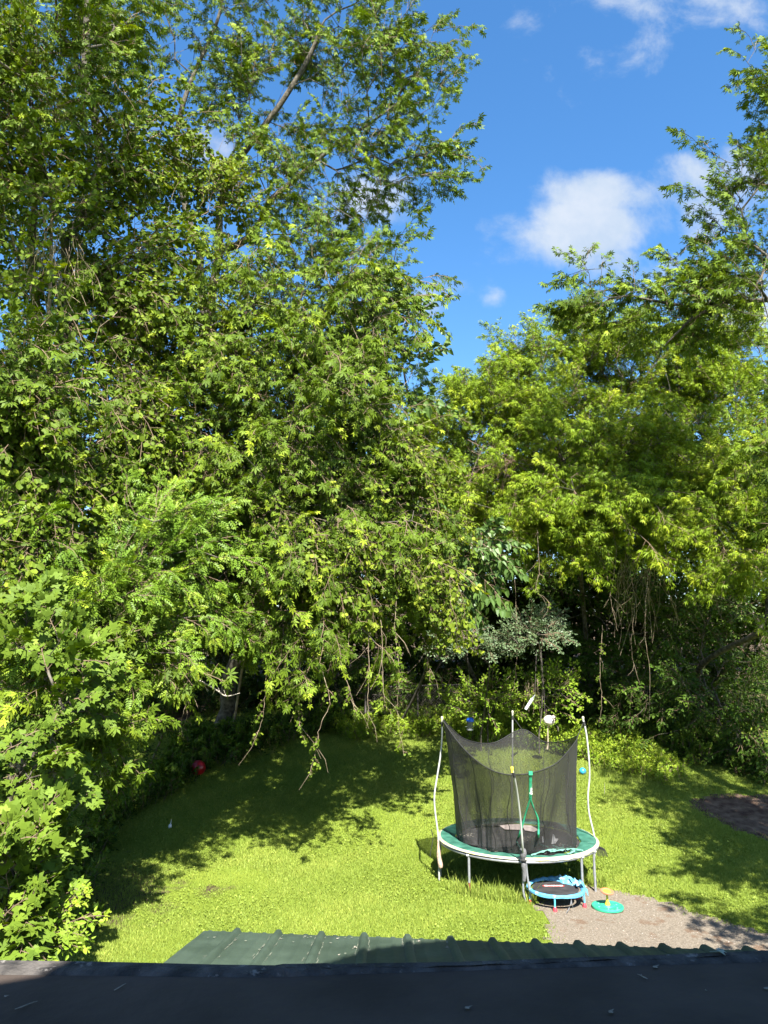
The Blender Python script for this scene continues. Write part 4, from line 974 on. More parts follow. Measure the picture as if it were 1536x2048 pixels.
for px, py, h, lab in ((340, 1657, 16, 'small white-headed stake leaning in the shaded grass at the left'), (1209, 1590, 22, 'thin pale stake standing in the grass right of the trampoline')):
    a = G(px, py); k = a.y/FPX; mb = MB(); w = .010 if px < 400 else .006
    mb.tube([a, a+Vector((.02, 0, h*k))], [w, w*.5], 6)
    if px < 400: mb.lathe(a+Vector((0, 0, .01)), [(.03, 0), (.04, .03), (.03, .07), (.001, .09)], 10)
    prop(mb.build('garden_stake', white_m if px < 400 else seed_m), lab, 'stake')

# chain-link fence glimpsed under the trees
def build_fence():
    y0, y1, x0, x1 = 24.2, 24.6, -.6, 2.8; f = thing('chain_link_fence', 'rusty chain-link fence half hidden under the trees behind the lawn', 'fence', (1, 24.4, gz(1, 24.4)))
    wire = mat('dull_wire', (.09, .08, .07), .8, .2, 20); H = 1.25
    g = lambda x: Vector((x, y0+(y1-y0)*(x-x0)/(x1-x0), gz(x, 24.4)))
    mb = MB(); s = .085; n = int((x1-x0+H)/s)
    for i in range(n):
        for sg in (1, -1):
            a = x0+i*s-(H if sg == 1 else 0); t0 = max(0, (x0-a)/H if sg == 1 else (a-x1)/H); t1 = min(1, (x1-a)/H if sg == 1 else (a-x0)/H)
            if t1 <= t0: continue
            p = g(a+sg*H*t0)+Vector((0, 0, H*t0)); q = g(a+sg*H*t1)+Vector((0, 0, H*t1)); w = .0035
            mb.add([p-Vector((w, 0, 0)), p+Vector((w, 0, 0)), q+Vector((w, 0, 0)), q-Vector((w, 0, 0)), p+Vector((0, w, 0)), q+Vector((0, w, 0))], [(0, 1, 2, 3), (0, 4, 5, 3)])
    mb.build('wire_mesh', wire, f, smooth_=False)
    mb = MB(); mb.tube([g(x)+Vector((0, 0, H)) for x in np.linspace(x0, x1, 8)], .02, 8); mb.build('top_rail', wire, f)
    for x in np.linspace(x0, x1, 3): mb = MB(); p = g(float(x)); mb.tube([p, p+Vector((0, 0, H+.08))], .028, 10); mb.build('post', wire, f)
build_fence()
# ------------------------------------------------------------------ trees
def gp(x, y): return (x, y, gz(x, y))
# main silver maple
mt = P(445, 1440, 24.5)
plant('silver_maple', 'tallest silver maple filling the left half, trunk leaning in the dark hollow', 'tree', (mt.x, 24.2, gz(mt.x, 24.2)), [
    (650, 140, 18, 250, 200, 2.4, 120), (440, 80, 19, 220, 220, 2.4, 80), (782, 110, 17, 90, 130, 1.3, 36), (662, -120, 18, 250, 120, 2, 50),
    (752, 310, 17.5, 120, 80, 1.4, 40), (560, 400, 18, 200, 120, 2, 70), (682, 555, 16.5, 110, 90, 1.4, 50),
    (600, 620, 15.5, 190, 130, 1.8, 110), (690, 720, 15.8, 130, 110, 1.6, 60), (460, 760, 15.5, 160, 130, 1.8, 80), (610, 860, 15, 180, 120, 1.8, 90), (750, 900, 16.3, 110, 120, 1.4, 50),
    (450, 950, 14.6, 180, 110, 1.6, 64), (670, 1000, 15.2, 150, 90, 1.5, 54), (500, 1090, 14.4, 170, 60, 1.3, 50), (630, 1150, 14, 110, 60, .9, 30), (720, 1130, 15, 80, 70, .9, 24),
    (420, 1170, 14, 70, 40, .7, 12), (550, 1230, 13.8, 22, 40, .25, 5), (660, 1260, 13.7, 40, 50, .4, 7), (735, 1260, 14, 26, 50, .3, 4), (600, 1340, 13.6, 8, 10, .1, 1), (280, 1150, 13.4, 110, 80, 1, 26)],
    'maple', 'maple', limbs=[[P(455, 1390, 24), P(490, 1310, 23.4), P(520, 1200, 22.6), P(500, 1000, 21.5), P(450, 750, 20.5), P(440, 500, 20), P(470, 330, 19.5), P(560, 210, 19), P(640, 60, 18.5)],
        [P(450, 750, 20.5), P(400, 500, 20), P(350, 300, 19.5), P(400, 120, 19), P(450, -40, 18.5)], [P(440, 500, 20), P(540, 400, 19), P(680, 280, 18.2), P(762, 230, 17.6)], [P(500, 1000, 21.5), P(600, 850, 19), P(680, 700, 17.5), P(722, 610, 16.8)],
        [P(520, 1200, 22.6), P(580, 1120, 19.5), P(610, 1060, 17), P(640, 1090, 15.4)], [P(500, 1000, 21.5), P(400, 900, 18.5), P(330, 950, 16), P(240, 1050, 14.4)]],
    seed=1, maxr=.27, limb_r=[(.24, .06), (.14, .04), (.11, .03), (.11, .03), (.10, .03), (.11, .03)], tips=[(867, 65, 16.6), (902, 55, 16.4), (882, 170, 16.6), (907, 155, 16.4), (862, 215, 16.8), (842, 350, 16.6), (877, 352, 16.5), (907, 355, 16.4), (812, 300, 16.8), (762, 375, 16.8), (832, 560, 16), (852, 555, 16), (802, 560, 16.2), (792, 500, 16.3)])
# shaded broad-crowned tree behind it, which closes the lower and middle part of the view
plant('maple', 'dense dark maple crowded behind the trunk of the tallest silver maple', 'tree', gp(-7.5, 25), [
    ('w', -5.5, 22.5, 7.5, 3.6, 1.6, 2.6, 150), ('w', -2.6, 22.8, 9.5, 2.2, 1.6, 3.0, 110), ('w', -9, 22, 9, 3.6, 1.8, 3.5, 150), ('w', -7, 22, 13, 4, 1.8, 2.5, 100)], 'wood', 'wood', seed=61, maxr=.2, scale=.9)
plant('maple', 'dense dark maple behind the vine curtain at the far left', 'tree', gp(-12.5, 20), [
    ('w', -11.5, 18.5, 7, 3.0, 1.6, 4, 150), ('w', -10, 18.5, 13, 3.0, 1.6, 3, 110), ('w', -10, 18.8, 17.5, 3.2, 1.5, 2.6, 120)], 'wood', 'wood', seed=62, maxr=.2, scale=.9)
# maple at the far left, draped with vines
plant('silver_maple', 'silver maple at the far left edge, its stems wrapped in round-leaved vines', 'tree', gp(-8.6, 15.5), [
    (170, 120, 13, 110, 100, .9, 34), (120, 230, 12.8, 60, 50, .5, 14), (30, 760, 11.5, 60, 60, .6, 12), (60, 30, 14.5, 120, 120, 1.5, 60), (260, 60, 15.5, 100, 120, 1.2, 40), (60, 900, 12.5, 80, 80, .9, 24), (200, 560, 14.5, 90, 100, .8, 24), ('w', -8.2, 8.6, 14.5, 2.2, 2.2, 1.6, 40), ('w', -5.6, 9.6, 17.5, 1.8, 2.0, 1.5, 26)],  # last two blobs: boughs added above the view to shade the left crowns
    'maple', 'maple', limb_r=[(.2, .07), (.12, .04)], limbs=[[P(110, 1200, 15.4), P(115, 800, 15), P(130, 480, 14.8), P(170, 150, 14.2), P(190, -100, 14)], [P(115, 800, 15), P(60, 500, 14.6), P(40, 200, 14.4)]], seed=2, maxr=.22)
vl = P(60, 1200, 14.2)
plant('vine_thicket', 'curtain of round-leaved vines climbing the left side from ground to treetop', 'vines', gp(vl.x, 14.2), [
    (60, 250, 13.6, 110, 180, 1.0, 110), (90, 480, 13.4, 120, 130, .9, 80), (60, 700, 12.8, 110, 110, .9, 70), (220, 640, 14.2, 110, 140, .9, 64), (330, 300, 15.4, 90, 150, .9, 44), (80, 880, 12.4, 110, 120, .9, 80), (230, 860, 13.6, 120, 130, .9, 66), (50, 1070, 12, 100, 110, .9, 66), (340, 700, 14.6, 90, 160, .7, 44), (200, 380, 14.6, 90, 120, .8, 50), (350, 480, 15.0, 80, 90, .6, 26)],
    'vine', 'vine', bark=VINEB, seed=3, cav=.42, tip=.004, maxr=.07, updir=-.1, limbs=[[P(60, 1200, 14.2), P(70, 900, 13.8), P(100, 600, 13.8), P(90, 250, 13.8)]])
plant('grape_thicket', 'loose olive-green grape vines sprawling over the middle of the tall silver maple', 'vines', (mt.x+.5, 23.8, gz(mt.x+.5, 23.8)), [
    (470, 480, 16.4, 90, 110, .7, 46), (430, 640, 15.2, 90, 90, .7, 40), (520, 1000, 14.1, 130, 110, .6, 40), (780, 960, 15.6, 90, 130, .7, 50), (820, 1090, 15.8, 80, 100, .7, 44), (420, 350, 16.8, 60, 90, .6, 24), (330, 860, 13.9, 80, 110, .6, 30), (740, 1120, 14.6, 90, 80, .6, 30), (850, 1190, 15.5, 40, 80, .4, 14), (660, 1130, 13.9, 90, 70, .5, 20)],
    'vine', 'vine', bark=VINEB, seed=4, tip=.004, maxr=.05, updir=-.2, tintoff=.1, scale=.9, limbs=[[P(500, 1250, 21), P(470, 1000, 17.5), P(440, 700, 16)]])
# elder / box elder at lower left
plant('box_elder', 'bright compound-leaved box elder spreading in the sun left of the dark hollow', 'tree', gp(-6.1, 13.9), [
    (180, 1170, 12.2, 110, 80, .9, 50), (330, 1130, 12.8, 100, 90, .9, 46), (250, 1250, 12, 110, 70, .8, 40), (120, 1080, 12.4, 80, 70, .7, 24), (350, 1190, 13, 50, 60, .5, 16)], 'elder', 'elder', seed=5, maxr=.09)
plant('silver_maple', 'low young silver maple with yellow-green tips just below the box elder', 'tree', gp(-6.3, 12.9), [
    (230, 1280, 12.0, 60, 50, .6, 30), (160, 1370, 11.3, 60, 60, .6, 24), (160, 1440, 11, 40, 40, .4, 13), (130, 1300, 11.6, 60, 60, .6, 14), (280, 1330, 12.4, 30, 30, .3, 6)], 'maple', 'maple', seed=6, maxr=.08)
plant('shrub', 'dark shrub in the shade directly left of the red ball', 'shrub', gp(*G(290, 1590).xy), [(220, 1530, 14.2, 40, 36, .5, 26), (290, 1440, 16, 30, 30, .5, 20), (130, 1610, 12.4, 40, 40, .5, 20), (80, 1680, 11.2, 40, 50, .4, 16)], 'shrub', 'shrub', scale=.75, seed=7, skip_shape='foliage', maxr=.03)
# broad maples lower left
plant('norway_maple', 'broad-leaved maple sapling with large flat leaves at the left edge above the bright bush', 'tree', gp(-5.4, 9.9), [
    (60, 1320, 9.8, 120, 70, .7, 26), (40, 1430, 9.4, 110, 60, .7, 24), (80, 1460, 9.6, 80, 50, .5, 18), (80, 1530, 9.2, 60, 40, .4, 12), (60, 1530, 9.0, 90, 50, .5, 16), (30, 1240, 10, 70, 50, .6, 12)], 'norway', 'norway', seed=8, maxr=.06, updir=.1, outw=.7)
plant('norway_maple', 'low bright maple bush with large leaves at the lower left corner of the lawn', 'tree', gp(-4.7, 8.9), [
    (30, 1640, 9.2, 60, 40, .5, 18), (-10, 1730, 8.9, 60, 50, .5, 22), (0, 1800, 8.8, 50, 40, .4, 15), (-40, 1850, 8.6, 50, 40, .4, 10), (50, 1700, 9.1, 40, 30, .3, 8)], 'norway', 'norway', seed=9, maxr=.05, tintoff=.07, updir=.1, outw=.7)
plant('shrub', 'small-leaved yellow-green shrub at the bottom left beside the roof edge', 'shrub', gp(-3.9, 9.0), [
    (60, 1860, 8.9, 40, 30, .3, 34), (30, 1890, 8.6, 60, 30, .4, 36)], 'bush', 'weed', scale=.65, seed=10, skip_shape='foliage', maxr=.02)
# heart-leaved tree behind
plant('linden', 'large heart-leaved tree with drooping leaves showing at the silver maple edge against the sky', 'tree', gp(.4, 24), [
    (750, 670, 17.6, 70, 50, .9, 44), (840, 645, 17, 20, 14, .2, 5), (930, 1110, 17.2, 60, 40, .5, 14), (960, 1130, 17, 40, 40, .4, 9), (890, 1180, 17, 50, 50, .5, 14), (900, 1240, 17, 30, 30, .3, 6), (780, 770, 18, 50, 80, .8, 30), (800, 1060, 17.6, 60, 90, .6, 18)],
    'heart', 'heart', seed=11, maxr=.13, limbs=[[P(860, 1100, 19.6), P(830, 850, 18.8), P(800, 700, 18)]])
# right-hand compound-leaved trees
plant('ash', 'yellow-green ash next to the gap of sky, lowest of the sunlit trees on the right', 'tree', gp(3.4, 25.5), [
    (950, 830, 22, 80, 60, 1.5, 60), (930, 930, 21, 90, 90, 1.5, 64), (1000, 1010, 20.5, 90, 80, 1.3, 50), (890, 1010, 21, 70, 80, 1.2, 36), (880, 860, 21.5, 40, 60, 1, 22), (980, 765, 22.5, 50, 24, .8, 12)], 'ash', 'ash', seed=12, maxr=.16)
plant('ash', 'tall yellow-green ash with a rounded top rising against the white cloud', 'tree', gp(7.0, 25.2), [
    (1190, 730, 22.5, 90, 70, 1.6, 80), (1090, 830, 21.8, 100, 80, 1.5, 80), (1200, 880, 20.8, 120, 90, 1.6, 84), (1130, 980, 20.3, 120, 80, 1.5, 72), (1250, 1020, 19.8, 100, 80, 1.3, 54), (1170, 660, 22.8, 50, 30, .8, 18), (1085, 730, 22.5, 60, 40, .8, 26), (1130, 1080, 20, 50, 60, .7, 14)], 'ash', 'ash', seed=13, maxr=.18)
plant('ash', 'broad yellow-green ash at the right edge under the long maple limb', 'tree', gp(11.2, 24.4), [
    (1390, 770, 22, 120, 90, 1.7, 84), (1440, 665, 22.4, 90, 40, 1.2, 34), (1310, 700, 22.2, 70, 30, 1.2, 24), (1490, 720, 22, 90, 90, 1.5, 50), (1400, 920, 20.5, 130, 90, 1.7, 90), (1500, 1000, 19.2, 100, 90, 1.4, 66), (1330, 1010, 20.2, 80, 70, 1.2, 40), (1500, 1120, 18.6, 80, 80, 1.1, 44), (1520, 1220, 18.2, 50, 60, .8, 18), (1560, 880, 20, 90, 120, 1.5, 50)], 'ash', 'ash', seed=14, maxr=.2)
# silver maple reaching in from the right
limb = [P(1536, 600, 15.5), P(1440, 606, 15.9), P(1370, 612, 16.2), P(1300, 600, 16.5), P(1220, 596, 16.8)]
plant('silver_maple', 'silver maple reaching in from beyond the right edge with a long dark horizontal limb', 'tree', gp(9.9, 12.5), [
    (1200, 580, 17, 50, 36, .5, 7), (1300, 590, 16.6, 70, 26, .5, 8), (1400, 570, 16.1, 80, 40, .6, 14), (1490, 460, 15.6, 60, 70, .6, 16), (1500, 570, 15.4, 70, 60, .6, 18), (1450, 530, 15.8, 50, 40, .5, 8), (1420, 640, 16, 90, 40, .6, 14), (1300, 660, 17, 70, 30, .5, 10), (1545, 330, 15.2, 40, 90, .4, 20), (1550, 190, 15, 24, 60, .3, 10), (1470, 370, 15.6, 30, 30, .3, 3), (1180, 620, 17, 40, 20, .4, 3),
    ('w', 7.4, 9.6, 5.2, 1.2, 1.7, .8, 44), ('w', 8.4, 12.6, 8.0, 1.2, 1.8, 1., 50), ('w', 9.6, 12.2, 7.0, 1.5, 1.5, 1.2, 50), ('w', 7.0, 8.2, 4.6, .9, 1.2, .7, 26), ('w', 8.8, 11.0, 7.6, 1.6, 2.2, 1.4, 80), ('w', 10.2, 13.0, 8.8, 1.6, 2.2, 1.6, 50), ('w', 8.3, 11.5, 5.6, 1.2, 1.6, .9, 30)],
    'maple', 'maple', seed=15, maxr=.24, limb_r=[(.24, .12), (.10, .02), (.04, .015)], limbs=[[(9.9, 12.6, 4), (9.7, 13, 8), (10, 12.6, 13)], [(9.7, 13, 8)]+limb, [P(1440, 606, 15.9), P(1380, 640, 16), P(1330, 690, 16.3)]],
    tips=[(1400, 292, 15.9), (1430, 310, 15.8), (1385, 380, 15.9), (1410, 395, 15.8), (1500, 75, 15.1), (1510, 100, 15.1), (1495, 125, 15.1), (1370, 500, 16.2), (1345, 520, 16.2), (1430, 440, 15.8), (1160, 530, 17), (1175, 515, 17)])
# understorey
plant('dogwood', 'grey-green layered dogwood above the hanging globe, right one of the pair', 'shrub', gp(*P(1075, 1400, 21.6).xy), [(1068, 1262, 20.4, 34, 18, .5, 26), (1040, 1282, 20.2, 30, 12, .4, 10)], 'dogwood', 'dogwood', seed=16, maxr=.04, updir=0)
plant('dogwood', 'grey-green layered dogwood above the blue-lidded feeder, left one of the pair', 'shrub', gp(*P(960, 1400, 21.8).xy), [(925, 1280, 20.6, 40, 18, .5, 24), (970, 1296, 20.5, 26, 10, .3, 8)], 'dogwood', 'dogwood', seed=17, maxr=.04, updir=0)
plant('shrub', 'sunlit small shrub directly behind the blue-lidded bird feeder', 'shrub', gp(*P(975, 1440, 22.4).xy), [(980, 1395, 21.8, 50, 26, .5, 40), (930, 1410, 22, 30, 20, .4, 16)], 'bush', 'weed', seed=18, skip_shape='foliage', maxr=.03)
plant('shrub', 'sunlit small shrub behind the hanging globe, right of the slanting tube', 'shrub', gp(*P(1115, 1440, 22.4).xy), [(1110, 1385, 21.9, 30, 34, .4, 26), (1090, 1410, 22, 24, 20, .3, 10)], 'bush', 'weed', seed=19, skip_shape='foliage', maxr=.03)
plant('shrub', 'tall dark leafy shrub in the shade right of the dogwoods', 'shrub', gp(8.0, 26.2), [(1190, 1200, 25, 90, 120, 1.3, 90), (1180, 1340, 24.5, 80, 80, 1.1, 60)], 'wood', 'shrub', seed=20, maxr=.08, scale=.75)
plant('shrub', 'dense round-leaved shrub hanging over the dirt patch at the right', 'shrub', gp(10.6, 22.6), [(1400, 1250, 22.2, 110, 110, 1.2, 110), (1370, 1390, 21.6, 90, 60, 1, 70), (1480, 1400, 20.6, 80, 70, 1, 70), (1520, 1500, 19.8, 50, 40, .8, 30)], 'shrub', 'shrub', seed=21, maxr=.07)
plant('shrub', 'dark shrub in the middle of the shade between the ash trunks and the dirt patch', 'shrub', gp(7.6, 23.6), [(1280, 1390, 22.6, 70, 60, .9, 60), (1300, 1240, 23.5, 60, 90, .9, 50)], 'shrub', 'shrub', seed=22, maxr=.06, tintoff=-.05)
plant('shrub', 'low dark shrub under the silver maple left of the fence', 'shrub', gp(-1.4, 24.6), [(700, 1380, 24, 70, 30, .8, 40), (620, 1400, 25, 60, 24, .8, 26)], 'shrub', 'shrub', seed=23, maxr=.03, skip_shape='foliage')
# background wood
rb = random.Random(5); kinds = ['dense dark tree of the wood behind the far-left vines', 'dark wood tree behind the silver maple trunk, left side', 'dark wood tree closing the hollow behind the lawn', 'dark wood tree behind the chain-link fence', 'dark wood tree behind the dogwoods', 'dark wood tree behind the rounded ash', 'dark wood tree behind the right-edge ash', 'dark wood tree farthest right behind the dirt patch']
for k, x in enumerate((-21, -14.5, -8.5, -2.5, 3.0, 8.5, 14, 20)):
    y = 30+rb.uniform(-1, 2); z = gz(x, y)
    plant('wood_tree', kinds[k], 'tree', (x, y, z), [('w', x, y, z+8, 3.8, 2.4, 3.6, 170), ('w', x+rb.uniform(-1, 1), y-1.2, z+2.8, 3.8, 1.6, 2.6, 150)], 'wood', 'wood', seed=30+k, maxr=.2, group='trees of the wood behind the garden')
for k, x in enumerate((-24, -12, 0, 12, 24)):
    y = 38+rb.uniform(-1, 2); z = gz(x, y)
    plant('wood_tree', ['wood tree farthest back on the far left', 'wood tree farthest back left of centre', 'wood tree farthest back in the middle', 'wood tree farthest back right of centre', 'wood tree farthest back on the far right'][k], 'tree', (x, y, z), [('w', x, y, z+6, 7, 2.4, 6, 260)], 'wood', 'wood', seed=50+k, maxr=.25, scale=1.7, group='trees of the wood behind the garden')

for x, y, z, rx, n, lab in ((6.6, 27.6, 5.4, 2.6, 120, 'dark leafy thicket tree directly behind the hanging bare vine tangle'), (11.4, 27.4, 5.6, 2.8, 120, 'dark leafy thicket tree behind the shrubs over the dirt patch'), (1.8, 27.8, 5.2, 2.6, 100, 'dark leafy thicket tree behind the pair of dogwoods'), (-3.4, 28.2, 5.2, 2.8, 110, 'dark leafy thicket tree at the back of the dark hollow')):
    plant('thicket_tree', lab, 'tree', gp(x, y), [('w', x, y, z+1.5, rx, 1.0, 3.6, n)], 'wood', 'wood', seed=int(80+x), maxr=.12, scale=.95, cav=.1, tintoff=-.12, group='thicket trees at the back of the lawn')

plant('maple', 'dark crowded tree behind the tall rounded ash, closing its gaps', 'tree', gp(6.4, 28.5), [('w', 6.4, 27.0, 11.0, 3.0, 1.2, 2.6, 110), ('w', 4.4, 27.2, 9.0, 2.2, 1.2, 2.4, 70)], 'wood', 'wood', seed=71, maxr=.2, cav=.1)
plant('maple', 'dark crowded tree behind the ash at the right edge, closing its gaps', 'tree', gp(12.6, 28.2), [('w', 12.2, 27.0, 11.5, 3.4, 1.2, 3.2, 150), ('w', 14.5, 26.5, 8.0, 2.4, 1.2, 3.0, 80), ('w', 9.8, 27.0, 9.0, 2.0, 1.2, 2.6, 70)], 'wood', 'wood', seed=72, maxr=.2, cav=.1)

# ------------------------------------------------------------------ hanging vines
def hang(name, pts, Y, label, leaves=8, seed=0, r=.006, leaf='vine', cluster=1.0, sub=0):
    rng = np.random.default_rng(seed+900); rr = random.Random(seed)
    w = catmull([P(x, y, Y) for x, y in pts], 7); w = [p+Vector((rr.gauss(0, .008), rr.gauss(0, .012), 0)) for p in w]
    o = thing(name, label, 'vine', w[0], 'vines hanging from the trees'); mb = MB(); n = len(w)
    mb.tube(w, [r*(1-.6*i/n) for i in range(n)], 5)
    for s in range(sub):
        i = rr.randrange(2, n-3); d = Vector((rr.uniform(-1, 1), rr.uniform(-.3, .3), -rr.uniform(.6, 1.4)))*.45
        mb.tube([w[i], w[i]+d*.5+Vector((.05, 0, 0)), w[i]+d], [r*.6, r*.5, r*.3], 5)
    mb.build('stem', VINEB, o)
    if leaves:
        i = rng.integers(2, n, leaves); pos = np.array([list(w[k]) for k in i]); F = np.stack([frame(unit(np.array([rng.normal(), rng.normal()*.6, -.6+rng.normal()*.3])), np.array([rng.normal()*.3, -.6, 1.])) for _ in i])
        sm = [q for q in TPL['vsmall']]; Q, T, M = instance(sm, pos, F, rng.uniform(.6, 1.1, leaves)*cluster, rng.normal(.05, .06, leaves), rng)
        mesh_obj('leaves', quads_mesh('leaves', Q-np.array(w[0]), T, M), [LM[leaf], TWIG], o, loc=(0, 0, 0))
TPL['vsmall'] = tset(4, S=.16, shape='round', L=.062, nside=4, nl=2, droop=.5, hang=.6, flush=.2, spread=.5)
VL = [
    ([(528, 1230), (532, 1300), (530, 1390), (524, 1440), (508, 1482)], 13.6, 'thin vine with a few leaf tufts hanging leftmost in the dark hollow', 9),
    ([(600, 1290), (600, 1370), (597, 1420), (601, 1468)], 13.5, 'leafy vine hanging low just right of the leftmost one in the hollow', 9),
    ([(640, 1330), (660, 1400), (642, 1450), (632, 1500), (621, 1550)], 13.2, 'longest hanging vine, dangling over the shaded lawn with leaves near its tip', 11),
    ([(700, 1260), (690, 1340), (700, 1380), (708, 1420)], 13.8, 'vine with leaf tufts hanging in the middle of the hollow', 8),
    ([(735, 1250), (738, 1330), (736, 1400), (736, 1450)], 13.9, 'nearly bare vine hanging straight down in the middle of the hollow', 4),
    ([(762, 1240), (765, 1330), (768, 1400), (776, 1418)], 13.8, 'vine ending in a broken pale stub beside the fence', 4),
    ([(800, 1150), (790, 1250), (798, 1350), (795, 1430), (808, 1510)], 14.2, 'long leafy vine hanging in front of the fence left of the trampoline', 16),
    ([(850, 1180), (848, 1280), (860, 1350), (850, 1400)], 15.6, 'leafy vine column hanging right of the fence above the left net pole', 16),
    ([(1205, 1250), (1200, 1340), (1204, 1400), (1198, 1445)], 20.4, 'vine with pale heart leaves hanging right of the trampoline in the dark', 12),
    ([(1296, 1150), (1290, 1250), (1300, 1350), (1298, 1440)], 19.4, 'long bare vine hanging in the dark above the right lawn edge', 0),
    ([(1255, 1120), (1270, 1200), (1262, 1290), (1280, 1370)], 19.8, 'bare looping vine below the rounded ash, right of the pale heart leaves', 0),
    ([(1075, 1060), (1078, 1140), (1072, 1180), (1094, 1200), (1100, 1225)], 19.0, 'wavy bare vine hanging between the two ashes', 4),
    ([(1030, 1160), (1034, 1290), (1028, 1370)], 20.2, 'thin bare stem standing dark behind the back net pole', 0),
    ([(1215, 1010), (1232, 1100), (1222, 1190), (1235, 1262)], 19.4, 'slender bare vine at the left of the tangle under the rounded ash', 2),
    ([(360, 1300), (372, 1400), (362, 1440), (368, 1480)], 13.0, 'bare vine hanging left of the hollow above the red ball', 2),
    ([(120, 640), (90, 730), (95, 820), (60, 900)], 12.2, 'pale twisted vine in the dark at the left below the vine curtain', 0),
    ([(650, 520), (655, 560), (700, 640), (720, 700)], 14.6, 'bare drooping vine at the right of the maple below the sky gap', 0),
    ([(815, 760), (795, 800), (800, 860), (790, 900)], 14.8, 'bare vine loops at the right edge of the tall maple', 0),
]
for k, (p, Y, lab, nl) in enumerate(VL): hang('hanging_vine', p, Y, lab, nl, k, sub=3 if nl < 5 else 2)
def tangle(name, px, py, rx, ry, Y, n, label, seed, down=True, m=VINEB):
    rr = random.Random(seed); mb = MB(); c0 = P(px, py-ry, Y)
    for i in range(n):
        x = px+rr.uniform(-rx, rx); y = py-ry+rr.uniform(0, ry*.5); pts = []
        L_ = rr.uniform(.5, 1.3)*ry; a = rr.gauss(0, .25) if down else rr.gauss(0, .9)
        for s in range(5): pts.append(P(x+math.sin(a)*L_*s/3+rr.gauss(0, rx*.08), y+math.cos(a)*L_*s/3, Y+rr.uniform(-.3, .3)*.3+.1*s))
        mb.tube(catmull(pts, 4), rr.uniform(.003, .006), 4, caps=False)
    prop(mb.build(name, m), label, 'vines')
tangle('vine_tangle', 1275, 1200, 45, 110, 20.2, 34, 'tangle of bare grey vines hanging down beneath the rounded ash', 1)
tangle('vine_tangle', 1010, 950, 28, 45, 20.0, 50, 'reddish-brown tangle of dead twigs caught between the two ashes', 2, False, mat('dead_twig', (.25, .15, .12), .9))
tangle('vine_tangle', 660, 1080, 60, 50, 14.0, 36, 'pale dead twigs slanting through the lower middle of the tall maple', 3, False)
tangle('vine_tangle', 1064, 1390, 14, 35, 20.9, 26, 'upright brown twigs around the slanting hanging tube', 4)
tangle('vine_tangle', 110, 560, 50, 110, 12.9, 26, 'pale bare vine stems in the dark on the left vine curtain', 5)
def bough():
    mb = MB(); Y = 13.2
    mb.tube(catmull([P(380, 1352, Y), P(400, 1362, Y), P(430, 1378, Y), P(452, 1392, Y), P(480, 1386, Y)], 5), [.022, .021, .02, .019, .018, .017, .016, .015, .014, .013, .012, .012, .011, .01, .01, .009, .008, .007, .006, .005, .004], 7)
    for a, b in (((408, 1365), (415, 1384)), ((430, 1378), (425, 1390)), ((452, 1392), (447, 1378)), ((440, 1385), (432, 1366)), ((398, 1361), (418, 1382))): mb.tube([P(*a, Y), P(*b, Y+.05)], [.008, .003], 5)
    prop(mb.build('dead_branch', mat('bleached_wood', (.42, .37, .31), .9, .2, 12)), 'bleached bare dead branch sticking out left of the dark hollow', 'branch')
bough()

# ------------------------------------------------------------------ undergrowth along the lawn edge
def scatter_band(name, px_pts, n, tpl, leaf, label, seed, scale=(.7, 1.2), up=1., tintoff=0.):
    rng = np.random.default_rng(seed); pos = []
    poly = px_pts; x0, x1 = min(p[0] for p in poly), max(p[0] for p in poly); y0, y1 = min(p[1] for p in poly), max(p[1] for p in poly)
    while len(pos) < n:
        x, y = rng.uniform(x0, x1), rng.uniform(y0, y1)
        if inpoly(np.array([x]), np.array([y]), poly)[0]: g = G(x, y); pos.append([g.x+rng.normal(0, .1), g.y+rng.normal(0, .2), g.z-.02])
    pos = np.array(pos); pos[:, 2] = [gz(a, b)-.02 for a, b in pos[:, :2]]
    F = np.stack([frame(unit(np.array([rng.normal()*.45, rng.normal()*.45-.1, up])), unit(rng.normal(0, 1, 3))) for _ in range(n)])
    Q, T, M = instance(TPL[tpl], pos, F, rng.uniform(*scale, n), rng.normal(tintoff, .07, n), rng)
    prop(mesh_obj(name, quads_mesh(name, Q, T, M), [LM[leaf], TWIG]), label, 'undergrowth', kind='stuff')
scatter_band('weeds', [(640, 1450), (860, 1425), (1130, 1455), (1290, 1500), (1330, 1520), (1190, 1520), (1000, 1490), (840, 1475), (700, 1480)], 900, 'weed', 'weed', 'sunlit leafy weeds along the far edge of the lawn', 1)
scatter_band('undergrowth', [(380, 1480), (640, 1440), (860, 1405), (1200, 1440), (1536, 1520), (1536, 1560), (1330, 1515), (1130, 1450), (860, 1430), (640, 1470), (420, 1540), (300, 1620), (280, 1600)], 900, 'weed', 'shrub', 'dark shaded undergrowth behind the lawn edge', 2, (.9, 1.6))
scatter_band('undergrowth', [(130, 1780), (160, 1660), (260, 1590), (310, 1590), (210, 1680), (165, 1780), (150, 1860), (120, 1900)], 220, 'weed', 'shrub', 'low undergrowth below the bushes on the left of the lawn', 3, (.7, 1.2))
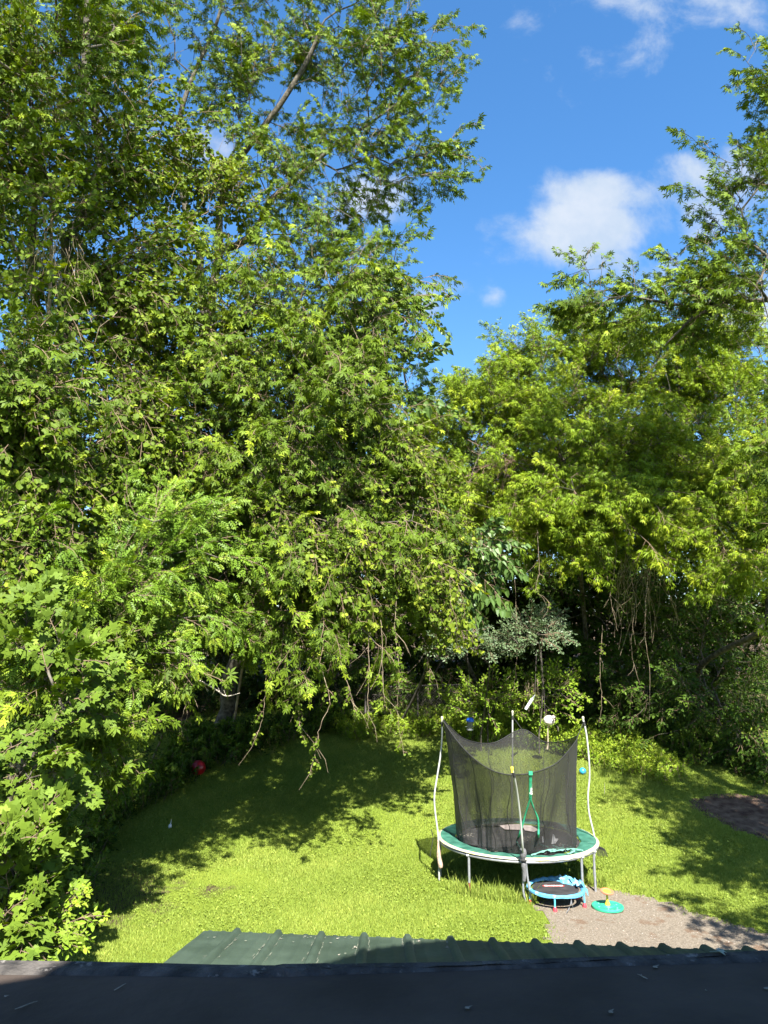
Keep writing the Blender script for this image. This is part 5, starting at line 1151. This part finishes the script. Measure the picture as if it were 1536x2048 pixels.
scatter_band('weeds', [(1150, 1500), (1290, 1505), (1370, 1540), (1330, 1570), (1200, 1540)], 260, 'weed', 'weed', 'yellowish weeds at the lawn edge right of the blue ball', 4, (.6, 1.), tintoff=.12)
scatter_band('undergrowth', [(200, 1400), (520, 1392), (860, 1384), (1200, 1392), (1536, 1420), (1536, 1470), (1200, 1425), (860, 1405), (520, 1425), (200, 1450)], 620, 'shrub', 'wood', 'dark knee-high ground cover in the deep shade under the trees', 5, (.8, 1.5))
def tall_grass():
    rng = np.random.default_rng(77); n = 5200; a = rng.uniform(-2.7, -.2, n); rr_ = TR*rng.uniform(.75, 1.08, n)
    x = TC.x+rr_*np.cos(a); y = TC.y+rr_*np.sin(a)*.98
    k = ~inpoly(x, y, GRAVEL); x, y = x[k], y[k]; m = 2600; x = np.concatenate([x, rng.uniform(3, 8, m)]); y = np.concatenate([y, 20+rng.normal(0, .5, m)+.35*(x[-m:]-3)*0]); n = len(x)
    z = np.array([gz(p, q) for p, q in zip(x, y)]); h = rng.gamma(3, .028, n)+.03; w = rng.uniform(.004, .007, n); b = rng.uniform(0, 6.28, n); l = h*rng.uniform(.1, .6, n); c = rng.uniform(0, 6.28, n)
    ca, sa = np.cos(c)*w, np.sin(c)*w; tx, ty = x+np.cos(b)*l, y+np.sin(b)*l; mx, my = x+np.cos(b)*l*.35, y+np.sin(b)*l*.35
    s = lambda *q: np.stack(q, 1)
    Q1 = np.stack([s(x-ca, y-sa, z), s(x+ca, y+sa, z), s(mx+ca*.8, my+sa*.8, z+h*.6), s(mx-ca*.8, my-sa*.8, z+h*.6)], 1)
    Q2 = np.stack([s(mx-ca*.8, my-sa*.8, z+h*.6), s(mx+ca*.8, my+sa*.8, z+h*.6), s(tx+ca*.2, ty+sa*.2, z+h), s(tx-ca*.2, ty-sa*.2, z+h)], 1)
    T = np.tile(.55+rng.normal(0, .15, n), 2)
    prop(mesh_obj('tall_grass', quads_mesh('tall_grass', np.concatenate([Q1, Q2]), T, np.zeros(2*n, int)), LM['grass']), 'uncut taller grass under the trampoline and at the shaded lawn edge', 'grass', kind='stuff')
tall_grass()

print('QUADS', STAT[0])
